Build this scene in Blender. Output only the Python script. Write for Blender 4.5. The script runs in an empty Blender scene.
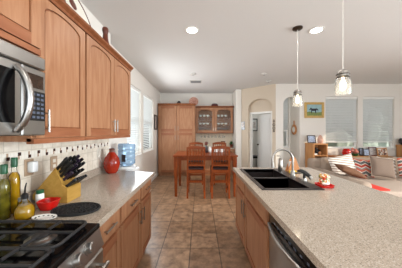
import bpy, bmesh, math, random
from mathutils import Vector, Matrix
random.seed(7)
S = bpy.context.scene
COL = S.collection
PI = math.pi

# ------------------------------------------------------------------ camera
H = 1.43
cam_d = bpy.data.cameras.new('camera')
cam_d.sensor_width = 36.0
cam_d.lens = 36.0 * 190.0 / 402.0
cam_d.shift_x = 1.5 / 402.0
cam_d.shift_y = -2.0 / 402.0
cam_d.clip_start = 0.03
cam = bpy.data.objects.new('camera', cam_d)
COL.objects.link(cam)
cam.location = (0, 0, H)
cam.rotation_euler = (PI / 2, 0, 0)
S.camera = cam

# ------------------------------------------------------------------ world, sun, exposure
W = bpy.data.worlds.new('daylight')
S.world = W
W.use_nodes = True
WB = W.node_tree.nodes['Background']
WB.inputs[0].default_value = (0.84, 0.93, 1.0, 1)
WB.inputs[1].default_value = 1.35
S.view_settings.view_transform = 'Standard'
S.view_settings.look = 'None'
S.view_settings.exposure = 0.28
S.view_settings.gamma = 1.0
S.view_settings.use_curve_mapping = False


def light(name, kind, loc, energy, color=(1, 1, 1), size=0.2, rot=(0, 0, 0), shape=None, size_y=None, parent=None, spread=None):
    d = bpy.data.lights.new(name, kind)
    d.energy = energy
    d.color = color
    if kind == 'AREA':
        d.shape = shape or 'DISK'
        d.size = size
        if size_y:
            d.size_y = size_y
        if spread:
            d.spread = spread
    elif kind == 'SUN':
        d.angle = size
    else:
        d.shadow_soft_size = size
    o = bpy.data.objects.new(name, d)
    COL.objects.link(o)
    o.location = loc
    o.rotation_euler = rot
    if parent:
        o.parent = parent
        o.location = Vector(loc) - parent.location
    return o


sun = light('sun', 'SUN', (8, -2, 5), 2.6, (1.0, 0.86, 0.68), size=0.01)
sun.rotation_euler = Vector((-0.80, 0.50, -0.27)).to_track_quat('-Z', 'Y').to_euler()
# added fill lamps standing in for daylight at the unseen rear and patio openings
light('rear_fill', 'AREA', (1.0, -2.9, 1.9), 52, (0.85, 0.93, 1.0), size=6.0, size_y=1.5, shape='RECTANGLE', rot=(math.radians(112), 0, 0))
light('ceiling_fill', 'AREA', (1.0, -2.6, 1.2), 92, (0.80, 0.91, 1.0), size=6.0, size_y=1.0, shape='RECTANGLE', rot=(math.radians(150), 0, 0))  # upward lamp added behind the camera to brighten the ceiling
light('nook_window_light', 'AREA', (-1.29, 4.6, 1.7), 28, (0.93, 0.97, 1.0), size=1.8, size_y=1.3, shape='RECTANGLE', rot=(math.radians(80), 0, -PI / 2))
light('patio_fill', 'AREA', (6.6, 0.7, 1.4), 125, (0.88, 0.95, 1.0), size=3.4, size_y=1.9, shape='RECTANGLE', rot=(math.radians(85), 0, PI / 2), spread=math.radians(100))  # added fill lamp, spread narrowed to spare the family room wall
light('daylight_nook', 'AREA', (-1.75, 4.6, 1.95), 24, (0.97, 0.98, 1.0), size=2.4, size_y=1.8, shape='RECTANGLE', rot=(math.radians(80), 0, -PI / 2))

# ------------------------------------------------------------------ materials
MATS = {}


def new_mat(name):
    m = bpy.data.materials.new(name)
    m.use_nodes = True
    nt = m.node_tree
    b = nt.nodes['Principled BSDF']
    MATS[name] = m
    return m, nt, b


def N(nt, t, **kw):
    n = nt.nodes.new(t)
    for k, v in kw.items():
        setattr(n, k, v)
    return n


def srgb(r, g, b):
    f = lambda c: (c / 255 / 12.92) if c / 255 <= 0.04045 else ((c / 255 + 0.055) / 1.055) ** 2.4
    return (f(r), f(g), f(b), 1)


def plain(name, col, rough=0.5, metal=0.0, noise=0.06, scale=25, emit=None, estr=0, coat=0):
    m, nt, b = new_mat(name)
    c = srgb(*col)
    tc = N(nt, 'ShaderNodeTexCoord')
    nz = N(nt, 'ShaderNodeTexNoise')
    nz.inputs['Scale'].default_value = scale
    nz.inputs['Detail'].default_value = 3
    nt.links.new(tc.outputs['Object'], nz.inputs['Vector'])
    r = N(nt, 'ShaderNodeValToRGB')
    r.color_ramp.elements[0].position = 0.3
    r.color_ramp.elements[1].position = 0.7
    r.color_ramp.elements[0].color = [x * (1 - noise) for x in c[:3]] + [1]
    r.color_ramp.elements[1].color = [min(1, x * (1 + noise)) for x in c[:3]] + [1]
    nt.links.new(nz.outputs['Fac'], r.inputs['Fac'])
    nt.links.new(r.outputs['Color'], b.inputs['Base Color'])
    b.inputs['Roughness'].default_value = rough
    b.inputs['Metallic'].default_value = metal
    b.inputs['Coat Weight'].default_value = coat
    if emit:
        b.inputs['Emission Color'].default_value = emit
        b.inputs['Emission Strength'].default_value = estr
    return m


def wood(name, c1, c2, scale=(9, 9, 1.1), rough=0.42, var=3.0, coat=0.0):
    m, nt, b = new_mat(name)
    tc = N(nt, 'ShaderNodeTexCoord')
    mp = N(nt, 'ShaderNodeMapping')
    mp.inputs['Scale'].default_value = scale
    nt.links.new(tc.outputs['Object'], mp.inputs['Vector'])
    nz = N(nt, 'ShaderNodeTexNoise')
    nz.inputs['Scale'].default_value = var
    nz.inputs['Detail'].default_value = 6
    nz.inputs['Distortion'].default_value = 0.6
    nt.links.new(mp.outputs['Vector'], nz.inputs['Vector'])
    r = N(nt, 'ShaderNodeValToRGB')
    r.color_ramp.elements[0].position = 0.32
    r.color_ramp.elements[1].position = 0.68
    r.color_ramp.elements[0].color = srgb(*c1)
    r.color_ramp.elements[1].color = srgb(*c2)
    nt.links.new(nz.outputs['Fac'], r.inputs['Fac'])
    nt.links.new(r.outputs['Color'], b.inputs['Base Color'])
    b.inputs['Roughness'].default_value = rough
    b.inputs['Coat Weight'].default_value = coat
    b.inputs['Coat Roughness'].default_value = 0.3
    b.inputs['Specular IOR Level'].default_value = 0.22
    return m


def granite(name, base, dark, light_, rough=0.14):
    m, nt, b = new_mat(name)
    tc = N(nt, 'ShaderNodeTexCoord')
    v = N(nt, 'ShaderNodeTexVoronoi')
    v.inputs['Scale'].default_value = 260
    nt.links.new(tc.outputs['Object'], v.inputs['Vector'])
    sep = N(nt, 'ShaderNodeSeparateColor')
    nt.links.new(v.outputs['Color'], sep.inputs['Color'])
    r = N(nt, 'ShaderNodeValToRGB')
    e = r.color_ramp.elements
    e[0].position = 0.0
    e[0].color = srgb(*dark)
    e[1].position = 1.0
    e[1].color = srgb(*light_)
    for p, c in ((0.10, dark), (0.16, base), (0.75, base), (0.85, light_)):
        x = e.new(p)
        x.color = srgb(*c)
    nt.links.new(sep.outputs[0], r.inputs['Fac'])
    nt.links.new(r.outputs['Color'], b.inputs['Base Color'])
    b.inputs['Roughness'].default_value = rough
    return m


def axes_vec(nt, a, bb, off=(0, 0)):
    """2-D texture vector made from two object axes."""
    tc = N(nt, 'ShaderNodeTexCoord')
    s = N(nt, 'ShaderNodeSeparateXYZ')
    nt.links.new(tc.outputs['Object'], s.inputs[0])
    c = N(nt, 'ShaderNodeCombineXYZ')
    for k, ax in enumerate((a, bb)):
        ad = N(nt, 'ShaderNodeMath', operation='ADD')
        ad.inputs[1].default_value = off[k]
        nt.links.new(s.outputs['XYZ'.index(ax)], ad.inputs[0])
        nt.links.new(ad.outputs[0], c.inputs[k])
    return c.outputs[0], tc


def tiles(name, a, bb, off, w, h, c1, c2, grout, mortar, rough=0.35, stagger=0.0, mott=0.35, nscale=7):
    m, nt, b = new_mat(name)
    vec, tc = axes_vec(nt, a, bb, off)
    br = N(nt, 'ShaderNodeTexBrick')
    br.offset = stagger
    br.inputs['Scale'].default_value = 1.0
    br.inputs['Brick Width'].default_value = w
    br.inputs['Row Height'].default_value = h
    br.inputs['Mortar Size'].default_value = mortar
    br.inputs['Mortar Smooth'].default_value = 0.2
    br.inputs['Color1'].default_value = srgb(*c1)
    br.inputs['Color2'].default_value = srgb(*c2)
    br.inputs['Mortar'].default_value = srgb(*grout)
    nt.links.new(vec, br.inputs['Vector'])
    nz = N(nt, 'ShaderNodeTexNoise')
    nz.inputs['Scale'].default_value = nscale
    nz.inputs['Detail'].default_value = 8
    nz.inputs['Roughness'].default_value = 0.65
    nt.links.new(tc.outputs['Object'], nz.inputs['Vector'])
    r = N(nt, 'ShaderNodeValToRGB')
    r.color_ramp.elements[0].position = 0.33
    r.color_ramp.elements[1].position = 0.67
    k = 1 - mott
    r.color_ramp.elements[0].color = (k, k * 0.97, k * 0.92, 1)
    r.color_ramp.elements[1].color = (1, 1, 1, 1)
    nt.links.new(nz.outputs['Fac'], r.inputs['Fac'])
    mx = N(nt, 'ShaderNodeMixRGB', blend_type='MULTIPLY')
    mx.inputs[0].default_value = 1
    nt.links.new(br.outputs['Color'], mx.inputs[1])
    nt.links.new(r.outputs['Color'], mx.inputs[2])
    nt.links.new(mx.outputs[0], b.inputs['Base Color'])
    b.inputs['Roughness'].default_value = rough
    bp = N(nt, 'ShaderNodeBump')
    bp.inputs['Strength'].default_value = 0.3
    bp.inputs['Distance'].default_value = 0.003
    inv = N(nt, 'ShaderNodeMath', operation='SUBTRACT')
    inv.inputs[0].default_value = 1
    nt.links.new(br.outputs['Fac'], inv.inputs[1])
    nt.links.new(inv.outputs[0], bp.inputs['Height'])
    nt.links.new(bp.outputs[0], b.inputs['Normal'])
    return m


def mosaic(name, a, bb, off, w, h):
    m, nt, b = new_mat(name)
    vec, tc = axes_vec(nt, a, bb, off)
    sp = N(nt, 'ShaderNodeSeparateXYZ')
    nt.links.new(vec, sp.inputs[0])
    row = mth(nt, 'FLOOR', mth(nt, 'DIVIDE', sp.outputs[1], h))
    u = mth(nt, 'FRACT', mth(nt, 'ADD', mth(nt, 'DIVIDE', sp.outputs[0], w * 6), mth(nt, 'MULTIPLY', row, 0.5)))
    col = ramp(nt, u, [(0.0, (58, 30, 24)), (0.165, (232, 226, 214)), (0.5, (178, 150, 126)), (0.6, (236, 230, 218))])
    cell = mth(nt, 'FRACT', mth(nt, 'DIVIDE', sp.outputs[0], w))
    joint = mth(nt, 'LESS_THAN', cell, 0.08)
    mx = N(nt, 'ShaderNodeMixRGB')
    nt.links.new(joint, mx.inputs[0])
    nt.links.new(col, mx.inputs[1])
    mx.inputs[2].default_value = srgb(206, 196, 182)
    nt.links.new(mx.outputs[0], b.inputs['Base Color'])
    b.inputs['Roughness'].default_value = 0.25
    return m


def glass(name, tint=(1, 1, 1), gloss=0.12, rough=0.03):
    m = bpy.data.materials.new(name)
    m.use_nodes = True
    nt = m.node_tree
    nt.nodes.clear()
    out = N(nt, 'ShaderNodeOutputMaterial')
    t = N(nt, 'ShaderNodeBsdfTransparent')
    t.inputs[0].default_value = (*tint, 1)
    g = N(nt, 'ShaderNodeBsdfGlossy')
    g.inputs['Roughness'].default_value = rough
    fr = N(nt, 'ShaderNodeLayerWeight')
    fr.inputs[0].default_value = gloss
    mx = N(nt, 'ShaderNodeMixShader')
    nt.links.new(fr.outputs['Fresnel'], mx.inputs[0])
    nt.links.new(t.outputs[0], mx.inputs[1])
    nt.links.new(g.outputs[0], mx.inputs[2])
    nt.links.new(mx.outputs[0], out.inputs[0])
    MATS[name] = m
    return m


def fabric(name, fn):
    """fn(nt, x, y, z) -> colour socket, from object coordinates."""
    m, nt, b = new_mat(name)
    tc = N(nt, 'ShaderNodeTexCoord')
    s = N(nt, 'ShaderNodeSeparateXYZ')
    nt.links.new(tc.outputs['Object'], s.inputs[0])
    nt.links.new(fn(nt, *s.outputs), b.inputs['Base Color'])
    b.inputs['Roughness'].default_value = 0.9
    return m


def mth(nt, op, a, b=None):
    n = N(nt, 'ShaderNodeMath', operation=op)
    for i, v in enumerate((a, b)):
        if v is None:
            continue
        if isinstance(v, (int, float)):
            n.inputs[i].default_value = v
        else:
            nt.links.new(v, n.inputs[i])
    return n.outputs[0]


def ramp(nt, fac, stops):
    r = N(nt, 'ShaderNodeValToRGB')
    r.color_ramp.interpolation = 'CONSTANT'
    e = r.color_ramp.elements
    e[0].position = stops[0][0]
    e[0].color = srgb(*stops[0][1])
    e[1].position = stops[-1][0]
    e[1].color = srgb(*stops[-1][1])
    for p, c in stops[1:-1]:
        x = e.new(p)
        x.color = srgb(*c)
    nt.links.new(fac, r.inputs['Fac'])
    return r.outputs['Color']


def stripes_fn(nt, x, y, z):
    v = mth(nt, 'FRACT', mth(nt, 'MULTIPLY', mth(nt, 'ADD', mth(nt, 'MULTIPLY', x, 0.35), z), 19.0))
    return ramp(nt, v, [(0.0, (236, 230, 222)), (0.66, (150, 128, 112))])


def edge_stripes_fn(nt, x, y, z):
    v = mth(nt, 'FRACT', mth(nt, 'MULTIPLY', mth(nt, 'ADD', mth(nt, 'MULTIPLY', x, 0.2), z), 14.0))
    return ramp(nt, v, [(0.0, (150, 132, 118)), (0.5, (232, 226, 218))])


def kilim_fn(nt, x, y, z):
    zig = mth(nt, 'MULTIPLY', mth(nt, 'PINGPONG', x, 0.09), 0.5)
    v = mth(nt, 'FRACT', mth(nt, 'MULTIPLY', mth(nt, 'ADD', z, zig), 4.6))
    return ramp(nt, v, [(0.0, (188, 74, 58)), (0.22, (236, 226, 212)), (0.30, (110, 112, 110)), (0.46, (52, 46, 46)), (0.52, (232, 222, 210)),
                        (0.60, (204, 104, 82)), (0.80, (150, 150, 144)), (0.92, (240, 232, 222))])


M = {}
M['wall'] = plain('wall_paint', (232, 226, 217), 0.85, noise=0.015, scale=60)
M['wall_tan'] = plain('tan_wall_tone', (210, 195, 175), 0.85, noise=0.015, scale=60)  # darker tan tone for the diagonal wall and its recess
M['ceiling'] = plain('ceiling_paint', (226, 224, 221), 0.9, noise=0.015, scale=90)
M['white'] = plain('white_trim_paint', (240, 238, 233), 0.45, noise=0.01)
M['door_white'] = plain('white_door_paint', (232, 231, 228), 0.45, noise=0.01)
M['floor'] = tiles('floor_tile', 'X', 'Y', (0.463, -2.34 + 0.35 * 20), 0.35, 0.35, (184, 150, 120), (158, 125, 97), (108, 88, 70), 0.0065, rough=0.3, mott=0.62, nscale=9)
M['splash'] = tiles('travertine_tile', 'Y', 'Z', (3, 0), 0.10, 0.10, (236, 228, 214), (224, 214, 198), (206, 196, 180), 0.003, rough=0.5, mott=0.18, nscale=18)
M['mosaic'] = mosaic('mosaic_tile', 'Y', 'Z', (3.0, -1.243 + 0.0), 0.026, 0.0235)
M['nooktile'] = plain('pale_nook_tile', (222, 206, 182), 0.5, noise=0.04)
M['maple'] = wood('maple', (153, 104, 72), (172, 126, 93))
M['maple_rail'] = wood('maple_rail', (138, 84, 55), (156, 101, 70), scale=(1.1, 1.1, 9))
M['maple_dark'] = wood('maple_edge', (120, 70, 42), (142, 86, 54))
M['cherry'] = wood('chair_cherry', (112, 50, 18), (142, 68, 27), scale=(14, 14, 3))
M['oak'] = wood('shelf_oak', (186, 130, 82), (206, 152, 100), scale=(8, 8, 1.2))
M['blockwood'] = wood('knife_block_wood', (166, 126, 56), (184, 143, 72), scale=(12, 3, 12))
M['granite'] = granite('counter_granite', (168, 154, 138), (130, 117, 103), (190, 178, 164))
M['sink'] = plain('black_composite', (44, 36, 34), 0.32, noise=0.12, scale=300)
M['steel'] = plain('stainless_steel', (168, 165, 161), 0.32, 1.0, noise=0.04, scale=12)
M['nickel'] = plain('brushed_nickel', (158, 153, 146), 0.28, 1.0, noise=0.03)
M['black'] = plain('black_plastic', (18, 18, 19), 0.35, noise=0.1)
M['blackgloss'] = plain('black_glass', (10, 9, 10), 0.12, noise=0.1)
M['blackgloss'].node_tree.nodes['Principled BSDF'].inputs['Specular IOR Level'].default_value = 0.25
M['iron'] = plain('cast_iron', (36, 35, 36), 0.5, 0.2, noise=0.2, scale=120)
M['keys'] = plain('keypad_buttons', (84, 92, 108), 0.4, noise=0.05)
M['display'] = plain('dark_display', (52, 36, 26), 0.15, noise=0.1)
M['red'] = plain('red_ceramic', (196, 24, 18), 0.2, noise=0.06)
M['redcloth'] = plain('red_cloth', (214, 52, 36), 0.85, noise=0.1)
M['redvase'] = plain('red_glaze', (150, 38, 18), 0.18, noise=0.35, scale=9)
M['brownglaze'] = plain('brown_glaze', (96, 44, 26), 0.3, noise=0.25, scale=9)
M['cream'] = plain('cream_ceramic', (232, 226, 212), 0.3, noise=0.02)
M['palecup'] = plain('pale_china', (240, 238, 232), 0.2, noise=0.01)
M['darkjar'] = plain('dark_jar', (38, 30, 34), 0.3, noise=0.2)
M['maroon'] = plain('maroon_weave', (88, 30, 26), 0.7, noise=0.3, scale=60)
M['oil'] = plain('olive_oil', (196, 150, 20), 0.12, noise=0.15, scale=14)
M['oil'].node_tree.nodes['Principled BSDF'].inputs['Transmission Weight'].default_value = 0.45
M['oilgreen'] = plain('herb_oil', (120, 108, 30), 0.12, noise=0.5, scale=30)
M['oilgreen'].node_tree.nodes['Principled BSDF'].inputs['Transmission Weight'].default_value = 0.35
M['greencap'] = plain('green_cap', (22, 84, 50), 0.35, noise=0.1)
M['glass'] = glass('clear_glass', (0.97, 0.98, 0.97), 0.18)
M['pane'] = glass('window_glass', (0.96, 0.98, 0.98), 0.05, 0.01)
M['jarglass'] = glass('ribbed_jar_glass', (0.97, 0.97, 0.96), 0.12, 0.12)
_nt = M['jarglass'].node_tree
_o = _nt.nodes['Material Output']
_prev = _o.inputs[0].links[0].from_socket
_tl = N(_nt, 'ShaderNodeBsdfTranslucent')
_tl.inputs[0].default_value = (0.95, 0.94, 0.92, 1)
_df = N(_nt, 'ShaderNodeBsdfDiffuse')
_df.inputs[0].default_value = (0.9, 0.9, 0.88, 1)
_m1 = N(_nt, 'ShaderNodeMixShader')
_nt.links.new(_tl.outputs[0], _m1.inputs[1])
_nt.links.new(_df.outputs[0], _m1.inputs[2])
_m2 = N(_nt, 'ShaderNodeMixShader')
_m2.inputs[0].default_value = 0.08
_nt.links.new(_prev, _m2.inputs[1])
_nt.links.new(_m1.outputs[0], _m2.inputs[2])
_nt.links.new(_m2.outputs[0], _o.inputs[0])
M['water'] = plain('blue_water_bottle', (176, 210, 238), 0.08, noise=0.06, scale=6)
M['water'].node_tree.nodes['Principled BSDF'].inputs['Transmission Weight'].default_value = 0.55
M['applwhite'] = plain('white_plastic', (236, 238, 238), 0.35, noise=0.01)
M['outlet'] = plain('outlet_plastic', (214, 206, 192), 0.4, noise=0.02)
M['outlet_tan'] = plain('tan_outlet_plate', (168, 142, 116), 0.4, noise=0.05)
M['lamp'] = plain('lit_lens', (255, 250, 240), 0.5, emit=(1, 0.95, 0.86, 1), estr=9)
M['bulb'] = plain('lit_bulb', (255, 240, 210), 0.5, emit=(1, 0.84, 0.60, 1), estr=2.6)
M['detector'] = plain('detector_plastic', (208, 204, 198), 0.5, noise=0.01)
M['bronze'] = plain('dark_bronze', (74, 62, 52), 0.35, 0.8, noise=0.1)
M['cordwhite'] = plain('pale_cord', (226, 222, 214), 0.6)
M['gold'] = plain('gold_frame', (196, 160, 92), 0.4, 0.25, noise=0.12)
M['darkframe'] = plain('dark_frame', (46, 32, 26), 0.4, noise=0.1)
M['plumframe'] = plain('plum_frame', (92, 32, 44), 0.4, noise=0.1)
M['silverframe'] = plain('silver_frame', (160, 156, 150), 0.35, 0.5, noise=0.05)
M['photo'] = plain('photo_print', (196, 186, 180), 0.3, noise=0.45, scale=22)
M['photocool'] = plain('cool_photo_print', (178, 190, 212), 0.3, noise=0.4, scale=24)
M['matwhite'] = plain('white_mat', (232, 230, 224), 0.6)
M['sky_paint'] = plain('painted_sky', (150, 182, 186), 0.6, noise=0.12, scale=12)
M['grass_paint'] = plain('painted_grass', (122, 138, 74), 0.6, noise=0.3, scale=20)
M['horse_paint'] = plain('painted_horse', (38, 40, 52), 0.6, noise=0.3, scale=30)
M['sofa'] = plain('taupe_upholstery', (160, 143, 128), 0.95, noise=0.08, scale=150)
M['sofaseat'] = plain('pale_slipcover', (178, 162, 149), 0.95, noise=0.05, scale=120)
M['taupe'] = plain('taupe_pillow', (122, 105, 93), 0.9, noise=0.08, scale=100)
M['brownpillow'] = plain('brown_pillow', (108, 73, 50), 0.9, noise=0.15, scale=60)
M['stripe'] = fabric('striped_fabric', stripes_fn)
M['estripe'] = fabric('banded_fabric', edge_stripes_fn)
M['kilim'] = fabric('kilim_fabric', kilim_fn)
M['cushion'] = plain('dark_seat_vinyl', (52, 34, 34), 0.5, noise=0.1)
M['blind'] = plain('blind_slat', (226, 228, 226), 0.55, noise=0.01)
_b = M['blind'].node_tree.nodes['Principled BSDF']
M['leaf'] = plain('leaf_green', (44, 92, 44), 0.6, noise=0.3)
M['hedge'] = plain('garden_foliage', (188, 195, 182), 0.9, noise=0.35, scale=3)
M['purple'] = plain('purple_handle', (38, 24, 44), 0.4, noise=0.1)
M['pinkplush'] = plain('pink_flowers', (206, 128, 112), 0.9, noise=0.3, scale=40)
M['pinkvase'] = plain('blush_ceramic', (204, 160, 140), 0.4, noise=0.15, scale=20)
M['orangewood'] = plain('orange_wood', (196, 134, 84), 0.5, noise=0.1)
M['yellow'] = plain('yellow_sponge', (222, 184, 60), 0.9, noise=0.1, scale=60)


def confetti(name, cols, scale):
    m, nt, b = new_mat(name)
    tc = N(nt, 'ShaderNodeTexCoord')
    v = N(nt, 'ShaderNodeTexVoronoi')
    v.inputs['Scale'].default_value = scale
    nt.links.new(tc.outputs['Object'], v.inputs['Vector'])
    sp = N(nt, 'ShaderNodeSeparateColor')
    nt.links.new(v.outputs['Color'], sp.inputs['Color'])
    n = len(cols)
    nt.links.new(ramp(nt, sp.outputs[0], [(i / n, c) for i, c in enumerate(cols)]), b.inputs['Base Color'])
    b.inputs['Roughness'].default_value = 0.75
    return m


M['lace'] = plain('black_lacework', (18, 17, 18), 0.8, noise=0.4, scale=80)
M['floral'] = confetti('floral_print', [(216, 128, 60), (240, 226, 206), (206, 64, 48), (226, 176, 96), (236, 220, 196), (120, 128, 70)], 70)
M['collage'] = confetti('collage_print', [(120, 84, 66), (206, 176, 150), (232, 220, 206), (86, 62, 56), (178, 120, 92)], 26)
M['slate'] = plain('grey_metal_dish', (196, 194, 190), 0.3, noise=0.1)
M['graytop'] = plain('grey_lid', (150, 152, 154), 0.35, 0.5, noise=0.05)
M['spice'] = plain('spice_fill', (150, 124, 84), 0.6, noise=0.35, scale=60)


# ------------------------------------------------------------------ mesh helpers
def wloc(o):
    v = Vector((0, 0, 0))
    while o is not None:
        v += o.location
        o = o.parent
    return v


class MB:
    def __init__(s, X=None):
        s.v, s.f, s.mi, s.cur = [], [], [], 0
        s.X = X

    def add(s, verts, faces):
        k = len(s.v)
        for p in verts:
            p = Vector(p)
            s.v.append(s.X @ p if s.X is not None else p)
        for f in faces:
            s.f.append([i + k for i in f])
            s.mi.append(s.cur)
        return s

    def box(s, x0, x1, y0, y1, z0, z1, b=0.0, seg=1):
        x0, x1 = min(x0, x1), max(x0, x1)
        y0, y1 = min(y0, y1), max(y0, y1)
        z0, z1 = min(z0, z1), max(z0, z1)
        if b <= 0:
            return s.add([(x0, y0, z0), (x1, y0, z0), (x1, y1, z0), (x0, y1, z0), (x0, y0, z1), (x1, y0, z1), (x1, y1, z1), (x0, y1, z1)],
                         [(0, 3, 2, 1), (4, 5, 6, 7), (0, 1, 5, 4), (1, 2, 6, 5), (2, 3, 7, 6), (3, 0, 4, 7)])
        bm = bmesh.new()
        bmesh.ops.create_cube(bm, size=1)
        for v in bm.verts:
            v.co = Vector(((x0 + x1) / 2 + v.co.x * (x1 - x0), (y0 + y1) / 2 + v.co.y * (y1 - y0), (z0 + z1) / 2 + v.co.z * (z1 - z0)))
        b = min(b, 0.49 * min(x1 - x0, y1 - y0, z1 - z0))
        bmesh.ops.bevel(bm, geom=bm.edges[:], offset=b, segments=seg, affect='EDGES', profile=0.5)
        return s._bm(bm)

    def _bm(s, bm):
        bm.verts.ensure_lookup_table()
        bm.verts.index_update()
        s.add([v.co.copy() for v in bm.verts], [[v.index for v in f.verts] for f in bm.faces])
        bm.free()
        return s

    def prism(s, pts, axis, a0, a1):
        """pts: 2-D outline; axis 'x' takes (y,z), 'y' takes (x,z), 'z' takes (x,y)."""
        mk = {'x': lambda p, a: (a, p[0], p[1]), 'y': lambda p, a: (p[0], a, p[1]), 'z': lambda p, a: (p[0], p[1], a)}[axis]
        n = len(pts)
        vs = [mk(p, a0) for p in pts] + [mk(p, a1) for p in pts]
        fs = [list(range(n))[::-1], list(range(n, 2 * n))] + [[i, (i + 1) % n, n + (i + 1) % n, n + i] for i in range(n)]
        return s.add(vs, fs)

    def lathe(s, prof, cx, cy, z0=0.0, n=24, sx=1.0, sy=1.0):
        vs, fs = [], []
        m = len(prof)
        for r, z in prof:
            for k in range(n):
                a = 2 * PI * k / n
                vs.append((cx + r * sx * math.cos(a), cy + r * sy * math.sin(a), z0 + z))
        for i in range(m - 1):
            for k in range(n):
                fs.append([i * n + k, i * n + (k + 1) % n, (i + 1) * n + (k + 1) % n, (i + 1) * n + k])
        fs.append(list(range(n))[::-1])
        fs.append([(m - 1) * n + k for k in range(n)])
        return s.add(vs, fs)

    def tube(s, pts, r, n=8):
        pts = [Vector(p) for p in pts]
        rs = r if isinstance(r, (list, tuple)) else [r] * len(pts)
        vs, fs = [], []
        up = None
        for i, p in enumerate(pts):
            d = (pts[min(i + 1, len(pts) - 1)] - pts[max(i - 1, 0)]).normalized()
            if up is None:
                up = d.orthogonal().normalized()
            up = (up - d * up.dot(d))
            up = up.normalized() if up.length > 1e-6 else d.orthogonal().normalized()
            w = d.cross(up)
            for k in range(n):
                a = 2 * PI * k / n
                vs.append(p + (up * math.cos(a) + w * math.sin(a)) * rs[i])
        for i in range(len(pts) - 1):
            for k in range(n):
                fs.append([i * n + k, i * n + (k + 1) % n, (i + 1) * n + (k + 1) % n, (i + 1) * n + k])
        fs.append(list(range(n))[::-1])
        fs.append([(len(pts) - 1) * n + k for k in range(n)])
        return s.add(vs, fs)

    def ball(s, c, r, sx=1, sy=1, sz=1, n=14):
        prof = [(max(1e-4, r * math.sin(PI * i / 10)), -r * math.cos(PI * i / 10) * sz) for i in range(11)]
        return s.lathe(prof, c[0], c[1], c[2], n, sx, sy)

    def build(s, name, mats, parent=None, smooth=False):
        me = bpy.data.meshes.new(name)
        off = wloc(parent) if parent is not None else Vector((0, 0, 0))
        me.from_pydata([v - off for v in s.v], [], s.f)
        if not isinstance(mats, (list, tuple)):
            mats = [mats]
        for m in mats:
            me.materials.append(m)
        for p, i in zip(me.polygons, s.mi):
            p.material_index = i
        bm = bmesh.new()
        bm.from_mesh(me)
        bmesh.ops.recalc_face_normals(bm, faces=bm.faces)
        bm.to_mesh(me)
        bm.free()
        if smooth:
            for p in me.polygons:
                p.use_smooth = True
            me.set_sharp_from_angle(angle=math.radians(38))
        o = bpy.data.objects.new(name, me)
        COL.objects.link(o)
        if parent is not None:
            o.parent = parent
        return o


def tag(o, label=None, cat=None, group=None, kind=None):
    if label:
        o['label'] = label
    if cat:
        o['category'] = cat
    if group:
        o['group'] = group
    if kind:
        o['kind'] = kind
    return o


def thing(name, loc, label, cat, group=None):
    o = bpy.data.objects.new(name, None)
    COL.objects.link(o)
    o.location = loc
    o.empty_display_size = 0.05
    return tag(o, label, cat, group)


def dup(root, loc, label=None, group=None, rz=None):
    def cp(o, parent):
        c = o.copy()
        COL.objects.link(c)
        if parent is not None:
            c.parent = parent
        for ch in list(o.children):
            cp(ch, c)
        return c
    r = cp(root, None)
    r.location = loc
    if rz is not None:
        r.rotation_euler = (0, 0, rz)
    if label:
        r['label'] = label
    if group:
        r['group'] = group
    return r


def struct(name, mb, mat, parent=None, smooth=False):
    o = mb.build(name, mat, parent, smooth)
    if parent is None:
        o['kind'] = 'structure'
    return o


def arc(u0, u1, z_spring, z_top, n=16):
    """points of a segmental arch from (u0,z_spring) over to (u1,z_spring)."""
    c = (u0 + u1) / 2
    return [(c - (u1 - u0) / 2 * math.cos(PI * i / n), z_spring + (z_top - z_spring) * math.sin(PI * i / n)) for i in range(n + 1)]


def arch_header(mb, u0, u1, zs, zt, ztop, t0, t1, n=16):
    """solid between an arch and ztop, in local frame x=u, y=thickness, z."""
    p = arc(u0, u1, zs, zt, n)
    for a, b in zip(p[:-1], p[1:]):
        mb.prism([a, b, (b[0], ztop), (a[0], ztop)], 'y', t0, t1)
    return mb


def frame_matrix(P, u):
    """local x along u (2-D), local y = direction away from the room (90 deg left of u), z up."""
    u = Vector((u[0], u[1], 0)).normalized()
    n = Vector((-u.y, u.x, 0))
    m = Matrix.Identity(4)
    for i in range(3):
        m[i][0], m[i][1] = u[i], n[i]
        m[i][3] = (P[0], P[1], 0)[i]
    return m


# ================================================================== ROOM SHELL
CH = 2.80
XK, XD = -1.245, -1.38
YB = 6.75
YL = 5.42
struct('floor', MB().box(-1.7, 7.4, -3.0, 8.0, -0.1, 0.0), M['floor'])
mb = MB()
mb.prism([(-1.6, -3.0), (7.4, -3.0), (7.4, YL + 0.14), (2.25, YL + 0.14), (1.50, 6.15), (1.50, YB + 0.12), (-1.6, YB + 0.12)], 'z', CH, CH + 0.1)
struct('ceiling', mb, M['ceiling'])
# kitchen side wall, jogging out past the cabinets
mb = MB()
mb.box(XK - 0.25, XK, -3.0, 2.66, 0, CH)
struct('wall_kitchen', mb, M['wall'])
WIN = [(3.62, 4.48), (4.68, 5.66)]
WZ0, WZ1 = 0.91, 2.40
mb = MB()
prev = 2.66
for a, b in WIN:
    mb.box(XD - 0.14, XD, prev, a, 0, CH)
    mb.box(XD - 0.14, XD, a, b, 0, WZ0)
    mb.box(XD - 0.14, XD, a, b, WZ1, CH)
    prev = b
mb.box(XD - 0.14, XD, prev, YB + 0.12, 0, CH)
struct('wall_dining', mb, M['wall'])
struct('wall_rear', MB().box(-1.5, 6.7, -3.12, -3.0, 0, 1.2), M['wall'])
struct('wall_back', MB().box(XD, 1.16, YB, YB + 0.12, 0, CH), M['wall'])
# wing wall that closes the nook
struct('wall_wing', MB().box(1.165, 1.345, 6.07, 7.72, 0, CH, b=0.015, seg=2), M['wall'])
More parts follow.
